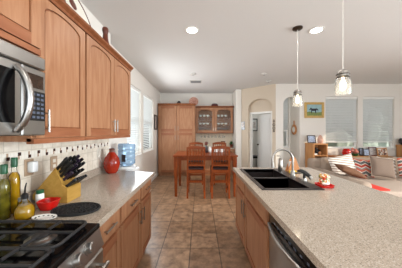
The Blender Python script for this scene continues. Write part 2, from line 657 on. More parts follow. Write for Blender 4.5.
# diagonal wall with the arched door recess
DP, DU = (1.345, 6.10), (0.83, -0.68)
DM = frame_matrix(DP, DU)
DLEN = 1.073
d0, d1 = 0.235, 0.975
mb = MB(DM)
mb.box(0, d0, 0, 0.13, 0, CH)
mb.box(d1, DLEN, 0, 0.13, 0, CH)
arch_header(mb, d0, d1, 2.16, 2.43, CH, 0, 0.13)
struct('wall_diagonal', mb, M['wall_tan'])
mb = MB(DM)
e0, e1, ez = 0.29, 0.905, 1.99
mb.box(0.02, e0, 0.13, 0.21, 0, CH)
mb.box(e1, DLEN + 0.05, 0.13, 0.21, 0, CH)
mb.box(e0, e1, 0.13, 0.21, ez, CH)
struct('wall_recess', mb, M['wall_tan'])
mb = MB(DM)
mb.box(e0 - 0.055, e0 + 0.005, 0.105, 0.215, 0, ez + 0.06)
mb.box(e1 - 0.005, e1 + 0.055, 0.105, 0.215, 0, ez + 0.06)
mb.box(e0 + 0.005, e1 - 0.005, 0.105, 0.215, ez, ez + 0.06)
struct('trim_1', mb, M['white'])
# family room wall: arched alcove, two windows
A0, A1 = 2.39, 2.86
LW = [(3.60, 4.52), (4.66, 5.56)]
LZ0, LZ1 = 0.96, 2.44
mb = MB()
mb.box(2.175, A0, YL, YL + 0.12, 0, CH)
arch_header(mb, A0, A1, 2.22, 2.44, CH, YL, YL + 0.12)
mb.box(A1, LW[0][0], YL, YL + 0.12, 0, CH)
for a, b in LW:
    mb.box(a, b, YL, YL + 0.12, 0, LZ0)
    mb.box(a, b, YL, YL + 0.12, LZ1, CH)
mb.box(LW[0][1], LW[1][0], YL, YL + 0.12, 0, CH)
mb.box(LW[1][1], 7.3, YL, YL + 0.12, 0, CH)
struct('wall_family', mb, M['wall'])
# alcove behind the arch
mb = MB()
mb.box(A0 - 0.12, A0, YL + 0.12, 5.87, 0, CH)
mb.prism([(A1, YL + 0.12), (A1 + 0.12, YL + 0.12), (A1 + 0.12, 5.87), (2.80, 5.87)], 'z', 0, CH)
mb.box(A0 - 0.12, 2.44, 5.87, 5.97, 0, CH)
mb.box(2.76, A1 + 0.12, 5.87, 5.97, 0, CH)
mb.box(2.44, 2.76, 5.87, 5.97, 0, 0.95)
mb.box(2.44, 2.76, 5.87, 5.97, 2.60, CH)
struct('wall_alcove', mb, M['wall'])
# side wall with the patio opening
mb = MB()
mb.box(6.7, 6.84, -3.0, -1.2, 0, CH)
mb.box(6.7, 6.84, 3.7, YL + 0.12, 0, CH)
mb.box(6.7, 6.84, -1.2, 3.7, 2.45, CH)
struct('wall_patio', mb, M['wall'])
# study behind the door
struct('wall_study', MB().box(1.345, 3.2, 7.6, 7.72, 0, CH).box(2.98, 3.1, 5.97, 7.6, 0, CH), M['wall'])
# baseboards
struct('baseboard_dining', MB().box(XD, XD + 0.015, 2.67, 6.12, 0, 0.10), M['white'])
mb = MB(DM)
mb.box(0.01, d0, -0.014, 0, 0, 0.10)
struct('baseboard_diagonal', mb, M['white'])
struct('baseboard_wing', MB().box(1.165, 1.345, 6.052, 6.068, 0, 0.10), M['white'])
struct('baseboard_family', MB().box(2.18, A0 - 0.005, YL - 0.014, YL, 0, 0.1).box(A1 + 0.005, 6.7, YL - 0.014, YL, 0, 0.1), M['white'])


def blind(name, label, axis, fixed, a, b, z0, z1, inward, parent=None, group=None, pitch=0.046, tilt=0.55, gap=0.0):
    """slatted blind; axis 'y' hangs in a side wall (varies along y), 'x' in a frontal wall."""
    root = thing(name, (fixed, (a + b) / 2, z0) if axis == 'y' else ((a + b) / 2, fixed, z0), label, 'window blind', group)
    mb = MB()
    z = z0 + 0.06
    hw = 0.024
    while z < z1 - 0.06:
        dz, dd = hw * math.sin(tilt), hw * math.cos(tilt)
        th = 0.0015
        q = [(fixed - dd * inward, z - dz), (fixed + dd * inward, z + dz)]
        pts = [(q[0][0], q[0][1] - th), (q[1][0], q[1][1] - th), (q[1][0], q[1][1] + th), (q[0][0], q[0][1] + th)]
        if axis == 'y':
            mb.prism(pts, 'y', a + 0.01, b - 0.01)
        else:
            mb.prism(pts, 'x', a + 0.01, b - 0.01)
        z += pitch
    mb.build('slats', M['blind'], root)
    mbh, mbr = MB(), MB()
    if axis == 'y':
        mbh.box(fixed - 0.03, fixed + 0.03, a, b, z1 - 0.065, z1, b=0.004)
        mbr.box(fixed - 0.02, fixed + 0.02, a + 0.01, b - 0.01, z0, z0 + 0.03, b=0.004)
    else:
        mbh.box(a, b, fixed - 0.03, fixed + 0.03, z1 - 0.065, z1, b=0.004)
        mbr.box(a + 0.01, b - 0.01, fixed - 0.02, fixed + 0.02, z0, z0 + 0.03, b=0.004)
    mbh.build('headrail', M['white'], root)
    mbr.build('bottom_rail', M['white'], root)
    return root


def window(n, axis, fixed, a, b, z0, z1, out, mid=True):
    root = bpy.data.objects.new('window_%d' % n, None)
    COL.objects.link(root)
    root.location = (fixed, (a + b) / 2, z0) if axis == 'y' else ((a + b) / 2, fixed, z0)
    root['kind'] = 'structure'
    f, g, sl = MB(), MB(), MB()
    w = 0.045
    o0, o1 = fixed + out * 0.07, fixed + out * 0.12
    bars = [(a, a + w, z0, z1), (b - w, b, z0, z1), (a + w, b - w, z0, z0 + w), (a + w, b - w, z1 - w, z1)]
    if mid:
        zm = (z0 + z1) / 2
        bars.append((a + w, b - w, zm - 0.02, zm + 0.02))
    for u0, u1, y0, y1 in bars:
        if axis == 'y':
            f.box(o0, o1, u0, u1, y0, y1)
        else:
            f.box(u0, u1, o0, o1, y0, y1)
    om = (o0 + o1) / 2
    if axis == 'y':
        g.box(om - 0.003, om + 0.003, a + w, b - w, z0 + w, z1 - w)
        sl.box(fixed - out * 0.03, o0, a - 0.0, b + 0.0, z0 - 0.0, z0 + 0.02)
    else:
        g.box(a + w, b - w, om - 0.003, om + 0.003, z0 + w, z1 - w)
        sl.box(a, b, fixed - out * 0.03, o0, z0, z0 + 0.02)
    f.build('window_frame', M['white'], root)
    g.build('pane', M['pane'], root)
    sl.build('window_sill', M['white'], root)


for i, (a, b) in enumerate(WIN):
    window(i + 1, 'y', XD, a, b, WZ0, WZ1, -1)
blind('window_blind', 'closed white slatted blind on the nook window beside the water cooler', 'y', XD - 0.035, WIN[0][0] + 0.01, WIN[0][1] - 0.01, WZ0 + 0.03, WZ1 - 0.005, 1, tilt=0.8)
blind('window_blind', 'closed white slatted blind on the nook window beside the pantry', 'y', XD - 0.035, WIN[1][0] + 0.01, WIN[1][1] - 0.01, WZ0 + 0.03, WZ1 - 0.005, 1, tilt=0.8)
for i, (a, b) in enumerate(LW):
    window(i + 3, 'x', YL, a, b, LZ0, LZ1, 1)
blind('window_blind', 'white slatted blind on the family room window beside the horse painting', 'x', YL + 0.035, LW[0][0] + 0.01, LW[0][1] - 0.01, 1.13, LZ1 - 0.005, -1, tilt=0.85)
blind('window_blind', 'white slatted blind on the family room window above the wooden chest end', 'x', YL + 0.035, LW[1][0] + 0.01, LW[1][1] - 0.01, 1.13, LZ1 - 0.005, -1, tilt=0.85)
window(5, 'x', 5.87, 2.44, 2.76, 0.95, 2.60, 1, mid=False)
blind('window_blind', 'narrow grey-white blind inside the arched alcove', 'x', 5.905, 2.45, 2.75, 1.45, 2.59, -1, tilt=0.75)
# garden foliage outside the family room windows
mb = MB()
for k in range(60):
    mb.ball((3.0 + (k % 30) * 0.2 + random.uniform(-.1, .1), 8.6 + random.uniform(-.3, .3), random.uniform(0.2, 3.4)), random.uniform(0.45, 0.75), n=10)
tag(mb.build('garden_foliage', M['hedge']), 'pale green garden foliage outside the family room windows', 'shrubbery', kind='stuff')

# backsplash
mb = MB()
mb.box(XK, XK + 0.008, -0.6, 2.60, 0.995, 1.243)
mb.box(XK, XK + 0.008, -0.6, 2.60, 1.290, 1.40)
struct('sky_blocker', MB().box(2.6, 10, YL + 0.3, 10.5, 2.75, 2.9), M['white'])  # unseen slab added to keep sky light off the family room blinds
struct('trim_2', mb, M['splash'])
struct('trim_3', MB().box(XK, XK + 0.010, -0.6, 2.60, 1.243, 1.290), M['mosaic'])


# ================================================================== KITCHEN CABINETS
def pull(p0, p1, out, parent, r=0.006, name='handle'):
    """bar pull between two points standing off along out."""
    p0, p1, out = Vector(p0), Vector(p1), Vector(out)
    d = (p1 - p0).normalized()
    mb = MB()
    mb.tube([p0 - d * 0.02 + out, p0 + out, p1 + out, p1 + d * 0.02 + out], r, 8)
    mb.tube([p0, p0 + out], r * 0.8, 6)
    mb.tube([p1, p1 + out], r * 0.8, 6)
    return mb.build(name, M['nickel'], parent, True)


def door_panel(name, parent, Xf, sgn, a, b, z0, z1, arch=False, mats=None, axis='x', stile=0.058, drawer=False):
    """cabinet front lying in a plane: axis 'x' -> plane x=Xf, spans y; axis 'y' -> plane y=Xf, spans x. sgn = outward sign."""
    mats = mats or [M['maple'], M['maple_rail'], M['maple_dark']]
    mb = MB()
    t = 0.012

    def pr(pts, t0, t1):
        mb.prism(pts, axis, Xf + sgn * t0, Xf + sgn * t1)

    def bx(u0, u1, v0, v1, t0, t1):
        pr([(u0, v0), (u1, v0), (u1, v1), (u0, v1)], t0, t1)
    if drawer:
        mb.cur = 0
        bx(a, b, z0, z1, 0, 0.016)
        bx(a + 0.008, b - 0.008, z0 + 0.008, z1 - 0.008, 0.016, 0.021)
        return mb.build(name, mats, parent)
    mb.cur = 2
    bx(a + 0.01, b - 0.01, z0 + 0.01, z1 - 0.01, 0, t)
    mb.cur = 0
    bx(a, a + stile, z0, z1, 0, t + 0.010)
    bx(b - stile, b, z0, z1, 0, t + 0.010)
    mb.cur = 1
    bx(a + stile, b - stile, z0, z0 + stile, 0, t + 0.010)
    mb.cur = 0 if arch else 1
    i0, i1 = a + stile, b - stile
    g = 0.009
    if arch:
        zs, zt = z1 - stile - 0.020, z1 - stile + 0.030
        p = arc(i0, i1, zs, zt, 14)
        for q, r in zip(p[:-1], p[1:]):
            pr([q, r, (r[0], z1), (q[0], z1)], 0, t + 0.010)
        p2 = arc(i0 + g, i1 - g, zs - g, zt - g, 14)
        pr([(i0 + g, z0 + stile + g), (i1 - g, z0 + stile + g)] + p2[::-1], 0, t + 0.005)
    else:
        bx(i0, i1, z1 - stile, z1, 0, t + 0.010)
        mb.cur = 0
        bx(i0 + g, i1 - g, z0 + stile + g, z1 - stile - g, 0, t + 0.005)
    return mb.build(name, mats, parent)


UF = -0.905      # face of wall cabinets
UB, UT = 1.375, 2.232


def wall_cabinet(label, y0, y1, face, zb, zt, doors, pulls, arched=True):
    root = thing('wall_cabinet', (XK, (y0 + y1) / 2, zb), label, 'cabinet', 'kitchen wall cabinets')
    body = MB()
    body.box(XK + 0.001, face - 0.024, y0 + 0.001, y1 - 0.001, zb, zt)
    body.build('body', M['maple'], root)
    MB().box(face - 0.05, face - 0.008, y0 + 0.001, y1 - 0.001, zb - 0.012, zb + 0.018).build('light_rail', M['maple_rail'], root)
    cr = MB()
    pts = [(face - 0.03, zt - 0.005), (face + 0.002, zt - 0.005), (face + 0.008, zt + 0.012), (face + 0.030, zt + 0.030), (face + 0.034, zt + 0.044), (face - 0.03, zt + 0.044)]
    cr.prism(pts, 'y', y0, y1)
    cr.build('crown_moulding', [M['maple_dark']], root)
    for (a, b), hp in zip(doors, pulls):
        d = door_panel('door', root, face - 0.024, 1, a, b, zb + 0.022, zt - 0.012, arch=arched)
        if hp is not None:
            pull((face, hp, zb + 0.075), (face, hp, zb + 0.165), (0.024, 0, 0), d)
    return root


wall_cabinet('short maple wall cabinet mounted above the steel microwave', 0.285, 1.045, -0.862, 1.86, UT, [(0.295, 0.66), (0.668, 1.035)], [None, None], arched=False)
wall_cabinet('single-door maple wall cabinet next to the microwave', 1.047, 1.515, UF, UB, UT, [(1.056, 1.506)], [1.112])
wall_cabinet('double-door maple wall cabinet above the knife block and vase', 1.517, 2.51, UF, UB, UT, [(1.530, 2.012), (2.022, 2.50)], [1.985, 2.049])

# decor on top of the wall cabinets
root = thing('serving_platter', (-1.15, 1.75, UT + 0.001), 'large round cream platter leaning on top of the wall cabinets', 'platter')
X = Matrix.Translation((-1.10, 1.74, UT + 0.004)) @ Matrix.Rotation(math.radians(-14), 4, 'Y') @ Matrix.Translation((0, 0, 0.27)) @ Matrix.Rotation(PI / 2, 4, 'Y')
MB(X).lathe([(0.16, -0.004), (0.20, 0.002), (0.262, 0.02), (0.262, 0.028), (0.2, 0.012), (0.16, 0.006)], 0, 0, 0, 40).build('platter', M['cream'], root, True)
MB(X).tube([(0.264 * math.cos(a * PI / 24), 0.264 * math.sin(a * PI / 24), 0.025) for a in range(49)], 0.008, 8).build('dark_rim', M['brownglaze'], root, True)
for k in range(5):
    a = 2 * PI * k / 5 + 0.3
    MB(X).ball((0.15 * math.cos(a), 0.15 * math.sin(a), 0.008), 0.055, 1, 1, 0.12, n=10).build('painted_motif', M['brownglaze'], root, True)
root = thing('bottle_vase', (-1.06, 2.14, UT), 'slender brown bottle vase standing on top of the wall cabinets', 'vase')
MB().lathe([(0.045, 0), (0.064, 0.03), (0.066, 0.08), (0.048, 0.17), (0.030, 0.24), (0.025, 0.30)], -1.06, 2.14, UT + 0.001, 20).build('body', M['brownglaze'], root, True)
MB().lathe([(0.025, 0.30), (0.034, 0.335), (0.033, 0.355), (0.026, 0.37)], -1.06, 2.14, UT + 0.001, 20).build('lip', M['brownglaze'], root, True)

# ---- base cabinets along the kitchen wall
CT = 0.915
LF = -0.607      # face plane (door outer) of lower cabinets
segs = [(1.072, 1.470, 'narrow maple base cabinet next to the range'), (1.472, 1.968, 'maple base cabinet between the range-side and end cabinets'), (1.970, 2.395, 'maple base cabinet at the end of the run by the water cooler')]
for i, (a, b, lab) in enumerate(segs):
    root = thing('base_cabinet', (XK, (a + b) / 2, 0), lab, 'cabinet', 'kitchen base cabinets')
    MB().box(XK + 0.001, LF - 0.022, a, b, 0.10, 0.872).box(XK + 0.001, LF - 0.075, a, b, 0.0, 0.10).build('body', M['maple'], root)
    dr = door_panel('drawer', root, LF - 0.022, 1, a + 0.012, b - 0.012, 0.715, 0.858, drawer=True)
    m = (a + b) / 2
    pull((LF, m - 0.055, 0.79), (LF, m + 0.055, 0.79), (0.024, 0, 0), dr)
    d = door_panel('door', root, LF - 0.022, 1, a + 0.012, b - 0.012, 0.115, 0.69)
    hy = {0: a + 0.045, 1: b - 0.045, 2: a + 0.045}[i]
    if i > 0:
        pull((LF, hy, 0.52), (LF, hy, 0.62), (0.024, 0, 0), d)
root = thing('countertop', (XK, 1.8, 0.875), 'pale granite countertop along the kitchen wall', 'countertop')
MB().prism([(XK + 0.001, 1.071), (-0.582, 1.071), (-0.582, 2.42), (XK + 0.001, 2.64)], 'z', 0.8735, CT).build('slab', M['granite'], root)
MB().box(XK + 0.0005, XK + 0.022, 1.071, 2.62, CT, 0.995).build('backsplash_lip', M['granite'], root)


# ================================================================== RANGE + MICROWAVE
root = thing('range', (-0.9, 0.68, 0), 'stainless gas range with black cooktop beside the kitchen wall', 'stove')
RY0, RY1 = 0.305, 1.067
MB().box(-1.235, -0.575, RY0, RY1, 0.0, 0.80).build('body', M['steel'], root)
ck = MB()
ck.box(-1.235, -0.556, RY0, RY1, 0.893, 0.922, b=0.008, seg=2)
ck.build('cooktop', M['blackgloss'], root)
cp = MB()
cp.prism([(-0.60, 0.892), (-0.562, 0.892), (-0.536, 0.80), (-0.60, 0.80)], 'y', RY0, RY1)
panel = cp.build('control_panel', M['steel'], root)
nrm = Vector((0.092, 0, 0.026)).normalized()
for ky in (0.940, 0.852, 0.66, 0.47, 0.38):
    c = Vector((-0.5525, ky, 0.855))
    kb = MB()
    kb.tube([c, c + nrm * 0.006], 0.033, 20)
    kb.tube([c + nrm * 0.006, c + nrm * 0.026, c + nrm * 0.03], [0.026, 0.024, 0.020], 18)
    k = kb.build('knob', M['steel'], panel, True)
od = MB()
od.box(-0.575, -0.535, RY0 + 0.005, RY1 - 0.005, 0.20, 0.79, b=0.008)
od.build('oven_door', M['steel'], root)
MB().box(-0.535, -0.531, RY0 + 0.1, RY1 - 0.1, 0.33, 0.62).build('oven_window', M['blackgloss'], root)
pull((-0.535, RY0 + 0.08, 0.74), (-0.535, RY1 - 0.08, 0.74), (0.05, 0, 0), root, r=0.012, name='oven_handle')
MB().box(-0.575, -0.54, RY0 + 0.005, RY1 - 0.005, 0.04, 0.19, b=0.006).build('warming_drawer', M['steel'], root)
# burners and grates
for bx_, by_ in ((-1.08, 0.90), (-0.75, 0.90), (-1.08, 0.47), (-0.75, 0.47), (-0.91, 0.685)):
    b_ = MB()
    b_.lathe([(0.062, 0), (0.062, 0.008), (0.045, 0.012), (0.045, 0.016), (0.03, 0.02)], bx_, by_, 0.922, 24)
    bo = b_.build('burner', M['steel'], root, True)
    MB().lathe([(0.036, 0.012), (0.036, 0.024), (0.03, 0.027)], bx_, by_, 0.922, 20).build('burner_cap', M['iron'], bo, True)
for g0, g1 in ((0.325, 0.575), (0.580, 0.790), (0.795, 1.035)):
    g = MB()
    zt = 0.943
    x0, x1 = -1.205, -0.605
    r = 0.0075
    rad = 0.035
    loop = []
    for cx, cy, a0 in ((x1 - rad, g1 - rad, 0), (x0 + rad, g1 - rad, 90), (x0 + rad, g0 + rad, 180), (x1 - rad, g0 + rad, 270)):
        for q in range(5):
            a = math.radians(a0 + q * 22.5)
            loop.append((cx + rad * math.cos(a), cy + rad * math.sin(a), zt))
    loop.append(loop[0])
    g.tube(loop, r, 6)
    mid = (g0 + g1) / 2
    g.tube([(x0, mid, zt + 0.003), (x1, mid, zt + 0.003)], r, 6)
    for cx in (-1.08, -0.91, -0.75):
        g.tube([(cx, g0, zt + 0.003), (cx, mid - 0.03, zt + 0.003)], r, 6)
        g.tube([(cx, mid + 0.03, zt + 0.003), (cx, g1, zt + 0.003)], r, 6)
    for cx in (x0 + 0.02, x1 - 0.02):
        for cy in (g0 + 0.012, g1 - 0.012):
            g.tube([(cx, cy, 0.921), (cx, cy, zt)], 0.008, 6)
    g.build('grate', M['iron'], root, True)

MF = -0.845
MZ0, MZ1 = 1.412, 1.830
root = thing('microwave', (XK, 0.67, MZ0), 'stainless over-the-range microwave with a curved bar handle', 'microwave')
MY0, MY1 = 0.288, 1.044
MB().box(XK + 0.001, MF - 0.03, MY0, MY1, MZ0, MZ1).build('body', M['steel'], root)
MB().box(MF - 0.03, MF, MY0, MY1, 1.762, MZ1, b=0.006).build('vent_strip', M['steel'], root)
ysp = 0.905
d = MB()
d.box(MF - 0.03, MF, MY0, ysp - 0.002, MZ0, 1.756, b=0.006)
d = d.build('door', M['steel'], root)
MB().box(MF, MF + 0.002, MY0 + 0.05, 0.868, MZ0 + 0.06, 1.715).build('door_window', M['blackgloss'], d)
hp = []
for q in range(11):
    t = q / 10
    hp.append((MF + 0.006 + 0.062 * math.sin(PI * t) ** 0.7, 0.872, 1.735 - t * 0.30))
MB().tube(hp, [0.013] + [0.015] * 9 + [0.013], 10).build('handle', M['steel'], d, True)
p = MB()
p.box(MF - 0.03, MF, ysp + 0.001, MY1, MZ0, 1.756, b=0.006)
p = p.build('control_panel', M['steel'], root)
MB().box(MF, MF + 0.002, ysp + 0.022, MY1 - 0.018, 1.655, 1.725).build('display', M['display'], p)
k = MB()
k.cur = 0
k.box(MF, MF + 0.002, ysp + 0.016, MY1 - 0.006, 1.488, 1.640)
k.cur = 1
for rr in range(6):
    for cc in range(4):
        y = ysp + 0.026 + cc * 0.026
        z = 1.500 + rr * 0.0235
        k.box(MF + 0.002, MF + 0.0035, y, y + 0.017, z, z + 0.012)
k.build('keypad', [M['black'], M['keys']], p)

# ================================================================== THINGS ON THE KITCHEN COUNTER
# knife block
KY0, KY1 = 1.372, 1.528
root = thing('knife_block', (-1.05, 1.45, CT), 'pale wooden knife block full of black-handled knives on the counter', 'knife block')
kb = MB()
kb.prism([(-0.955, CT + 0.001), (-0.955, CT + 0.105), (-0.995, CT + 0.132), (-0.997, CT + 0.150), (-1.045, CT + 0.252), (-1.205, CT + 0.06), (-1.205, CT + 0.03), (-1.16, CT + 0.001)], 'y', KY0, KY1)
kb.build('block', M['blockwood'], root)


def knife(mb, p, d, L, w=0.010, h=0.013):
    p, d = Vector(p), Vector(d).normalized()
    side = Vector((0, 1, 0))
    n = d.cross(side).normalized()
    vs, fs = [], []
    for t, sc in ((0, 0.8), (0.15, 1.0), (0.6, 0.9), (0.9, 1.15), (1.0, 0.9)):
        for su, sv in ((-1, -1), (1, -1), (1, 1), (-1, 1)):
            vs.append(p + d * L * t + side * w * su * sc * 0.8 + n * h * sv * sc)
    for i in range(4):
        for k in range(4):
            fs.append([i * 4 + k, i * 4 + (k + 1) % 4, (i + 1) * 4 + (k + 1) % 4, (i + 1) * 4 + k])
    fs += [[3, 2, 1, 0], [16, 17, 18, 19]]
    mb.add(vs, fs)


for v, u in [(v, u) for v in range(4) for u in range(4)]:
    s = 0.08 + v * 0.27
    px_, pz_ = -1.045 + s * 0.046, CT + 0.252 - s * 0.10
    y = KY0 + 0.018 + u * 0.036 + (0.012 if v % 2 else 0)
    r = thing('kitchen_knife', (px_, y, pz_), 'black-handled kitchen knife in the upper slots of the knife block', 'knife', 'kitchen knives in the block')
    m_ = MB()
    knife(m_, (px_ - 0.008, y, pz_ - 0.008), (0.72 + 0.03 * v, 0.07 * (u - 1.5), 0.72 - 0.03 * v), 0.132 + 0.014 * ((u * 3 + v) % 3) - 0.008 * v, 0.0065, 0.0105)
    m_.build('handle', M['purple'] if (v + u) % 5 == 3 else M['black'], r)
for u in range(6):
    y = KY0 + 0.016 + u * 0.025
    r = thing('steak_knife', (-0.975, y, CT + 0.118), 'short black-handled steak knife in the lower step of the knife block', 'knife', 'steak knives in the block')
    m_ = MB()
    knife(m_, (-0.978, y, CT + 0.112), (0.80, 0.05, 0.62), 0.095, 0.008, 0.010)
    m_.build('handle', M['black'], r)

# trivet: black openwork oval
root = thing('trivet', (-0.80, 1.256, CT), 'black lacy oval trivet lying on the kitchen counter', 'trivet')
t = MB()
cx, cy, z = -0.812, 1.256, CT + 0.008
for f in (1.0, 0.82, 0.6, 0.38, 0.18):
    t.tube([(cx + 0.145 * f * math.cos(a * PI / 20), cy + 0.105 * f * math.sin(a * PI / 20), z) for a in range(41)], 0.0065 if f == 1 else 0.0048, 6)
for k in range(22):
    a = 2 * PI * k / 22
    for s_ in (1, -1):
        t.tube([(cx + 0.145 * f * math.cos(a + s_ * (1 - f) * 1.1), cy + 0.105 * f * math.sin(a + s_ * (1 - f) * 1.1), z) for f in (1.0, 0.8, 0.6, 0.4, 0.2)], 0.0042, 5)
t.build('openwork', M['lace'], root, True)
ft = MB()
for a in (0.8, 2.3, 3.9, 5.4):
    ft.ball((cx + 0.12 * math.cos(a), cy + 0.085 * math.sin(a), CT + 0.0055), 0.005)
ft.build('rubber_feet', M['black'], root)

# spoon rest / openwork dish
root = thing('spoon_rest', (-0.915, 1.122, CT), 'small white oval dish with dark pattern beside the cooktop', 'dish')
MB().lathe([(0.03, 0.001), (0.05, 0.003), (0.070, 0.012), (0.070, 0.016), (0.05, 0.008), (0.028, 0.006)], -0.915, 1.122, CT, 28, 1, 0.55).build('dish', M['palecup'], root, True)
mm = MB()
for k in range(12):
    a = 2 * PI * k / 12
    mm.ball((-0.915 + 0.052 * math.cos(a), 1.122 + 0.0286 * math.sin(a), CT + 0.010), 0.006, 1, 0.7, 0.4, n=8)
mm.build('pattern', M['black'], root)

# red dish (rounded square)
root = thing('red_dish', (-1.012, 1.275, CT), 'red square ceramic dish in front of the knife block', 'dish')


def sq_loop(c, h, z, n=8, p=4.0):
    out = []
    for k in range(n * 4):
        a = 2 * PI * k / (n * 4)
        ca, sa = math.cos(a), math.sin(a)
        q = (abs(ca) ** p + abs(sa) ** p) ** (-1 / p)
        out.append((c[0] + h * q * ca, c[1] + h * q * sa, z))
    return out


def loft(mb, loops, cap0=True, cap1=True):
    n = len(loops[0])
    vs = [p for l in loops for p in l]
    fs = []
    for i in range(len(loops) - 1):
        for k in range(n):
            fs.append([i * n + k, i * n + (k + 1) % n, (i + 1) * n + (k + 1) % n, (i + 1) * n + k])
    if cap0:
        fs.append(list(range(n))[::-1])
    if cap1:
        fs.append([(len(loops) - 1) * n + k for k in range(n)])
    return mb.add(vs, fs)


c = (-1.012, 1.275)
rd = MB()
loft(rd, [sq_loop(c, 0.038, CT + 0.001), sq_loop(c, 0.041, CT + 0.010), sq_loop(c, 0.052, CT + 0.042), sq_loop(c, 0.056, CT + 0.056), sq_loop(c, 0.051, CT + 0.056), sq_loop(c, 0.047, CT + 0.042), sq_loop(c, 0.036, CT + 0.012)])
rd.build('dish', M['red'], root, True)
rim = MB()
rim.tube([(x, y, z) for x, y, z in sq_loop(c, 0.0535, CT + 0.056)] + [sq_loop(c, 0.0535, CT + 0.056)[0]], 0.004, 6)
rim.build('rim', M['red'], root, True)


def bottle(name, label, cat, x, y, prof, fill_prof, cap_prof, mats, n=20):
    r = thing(name, (x, y, CT), label, cat)
    MB().lathe(prof, x, y, CT + 0.001, n).build('body', mats[0], r, True)
    if fill_prof:
        MB().lathe(fill_prof, x, y, CT + 0.001, n).build('contents', mats[1], r, True)
    MB().lathe(cap_prof, x, y, CT + 0.001, n).build('cap', mats[2], r, True)
    return r


tallp = [(0.026, 0), (0.030, 0.006), (0.030, 0.20), (0.027, 0.235), (0.015, 0.262), (0.013, 0.295)]
tallf = [(0.025, 0.004), (0.0275, 0.01), (0.0275, 0.20), (0.024, 0.232), (0.012, 0.258)]
capp = [(0.016, 0.290), (0.017, 0.296), (0.017, 0.345), (0.014, 0.351)]
bottle('oil_bottle', 'tall bottle of clear olive oil with a green cap, behind the herb bottle', 'bottle', -1.185, 1.215, tallp, tallf, capp, [M['glass'], M['oil'], M['greencap']])
sh = lambda p, k: [(r, z * k) for r, z in p]
bottle('herb_oil_bottle', 'bottle of murky herb oil with green cap at the counter corner', 'bottle', -1.158, 1.125, sh(tallp, 0.92), sh(tallf, 0.92), sh(capp, 0.92), [M['glass'], M['oilgreen'], M['greencap']])
r = thing('oil_cruet', (-1.035, 1.125, CT), 'round glass cruet of golden oil with a black pour spout', 'cruet')
MB().lathe([(0.035, 0), (0.046, 0.012), (0.049, 0.04), (0.046, 0.065), (0.030, 0.09), (0.016, 0.108), (0.014, 0.125)], -1.035, 1.125, CT + 0.001, 24).build('body', M['glass'], r, True)
MB().lathe([(0.033, 0.004), (0.0435, 0.014), (0.0462, 0.04), (0.0435, 0.064), (0.030, 0.084)], -1.035, 1.125, CT + 0.001, 24).build('oil', M['oil'], r, True)
MB().lathe([(0.017, 0.120), (0.018, 0.142), (0.010, 0.152), (0.005, 0.155)], -1.035, 1.125, CT + 0.001, 14).tube([(-1.035, 1.125, CT + 0.15), (-1.032, 1.125, CT + 0.185), (-1.02, 1.12, CT + 0.215)], [0.005, 0.004, 0.003], 6).build('pour_spout', M['black'], r, True)
r = thing('spice_jar', (-1.115, 1.16, CT), 'small glass spice jar with a grey lid beside the oil cruet', 'jar')
MB().lathe([(0.024, 0), (0.027, 0.004), (0.027, 0.08), (0.022, 0.09)], -1.098, 1.185, CT + 0.001, 18).build('body', M['glass'], r, True)
MB().lathe([(0.022, 0.003), (0.025, 0.006), (0.025, 0.06)], -1.098, 1.185, CT + 0.001, 18).build('contents', M['spice'], r, True)
MB().lathe([(0.025, 0.088), (0.026, 0.09), (0.026, 0.106), (0.022, 0.109)], -1.098, 1.185, CT + 0.001, 18).build('lid', M['graytop'], r, True)
r = thing('herb_jar', (-1.10, 1.31, CT), 'small herb jar with a green lid behind the red dish', 'jar')
MB().lathe([(0.022, 0), (0.024, 0.004), (0.024, 0.085), (0.02, 0.093)], -1.10, 1.31, CT + 0.001, 18).build('body', M['palecup'], r, True)
MB().lathe([(0.022, 0.092), (0.023, 0.094), (0.023, 0.112), (0.02, 0.115)], -1.10, 1.31, CT + 0.001, 18).build('lid', M['greencap'], r, True)

# red vase at the end of the counter
r = thing('red_vase', (-1.12, 2.41, CT), 'glossy red bottle vase at the far end of the kitchen counter', 'vase')
MB().lathe([(0.055, 0), (0.073, 0.02), (0.094, 0.08), (0.097, 0.13), (0.085, 0.185), (0.054, 0.23), (0.034, 0.262)], -1.108, 2.40, CT + 0.001, 28).build('body', M['redvase'], r, True)
MB().lathe([(0.034, 0.262), (0.030, 0.28), (0.036, 0.305), (0.030, 0.307), (0.024, 0.285)], -1.108, 2.40, CT + 0.001, 20).build('neck', M['brownglaze'], r, True)


# outlets on the backsplash
def outlet(y, z, label, plate, plug):
    r = thing('wall_outlet', (XK + 0.009, y, z), label, 'outlet')
    MB().box(XK + 0.008, XK + 0.014, y - 0.038, y + 0.038, z - 0.06, z + 0.06, b=0.003).build('plate', plate, r)
    if plug:
        b_ = MB()
        b_.box(XK + 0.014, XK + 0.056, y - 0.020, y + 0.03, z - 0.036, z + 0.042, b=0.008, seg=2)
        b_.build('night_light', M['applwhite'], r, True)
    else:
        s_ = MB()
        for dz in (-0.022, 0.022):
            s_.box(XK + 0.014, XK + 0.017, y - 0.016, y + 0.016, z + dz - 0.014, z + dz + 0.014, b=0.003)
        s_.build('socket', M['outlet'], r)


outlet(1.375, 1.175, 'wall outlet with a white plug-in night light above the oil bottles', M['outlet_tan'], True)
outlet(1.61, 1.165, 'tan wall outlet half hidden behind the knife block', M['outlet_tan'], False)
outlet(2.33, 1.165, 'pale wall outlet above the red vase', M['outlet'], False)
r = thing('charger_cord', (XK + 0.02, 2.33, 1.14), 'white cord hanging from the outlet behind the red vase', 'cord')
MB().tube([(XK + 0.017, 2.33, 1.143), (XK + 0.022, 2.335, 1.10), (XK + 0.016, 2.40, 1.05), (XK + 0.018, 2.48, 1.02), (XK + 0.03, 2.54, CT + 0.09), (XK + 0.04, 2.56, CT + 0.006)], 0.004, 6).build('cord', M['cordwhite'], r, True)

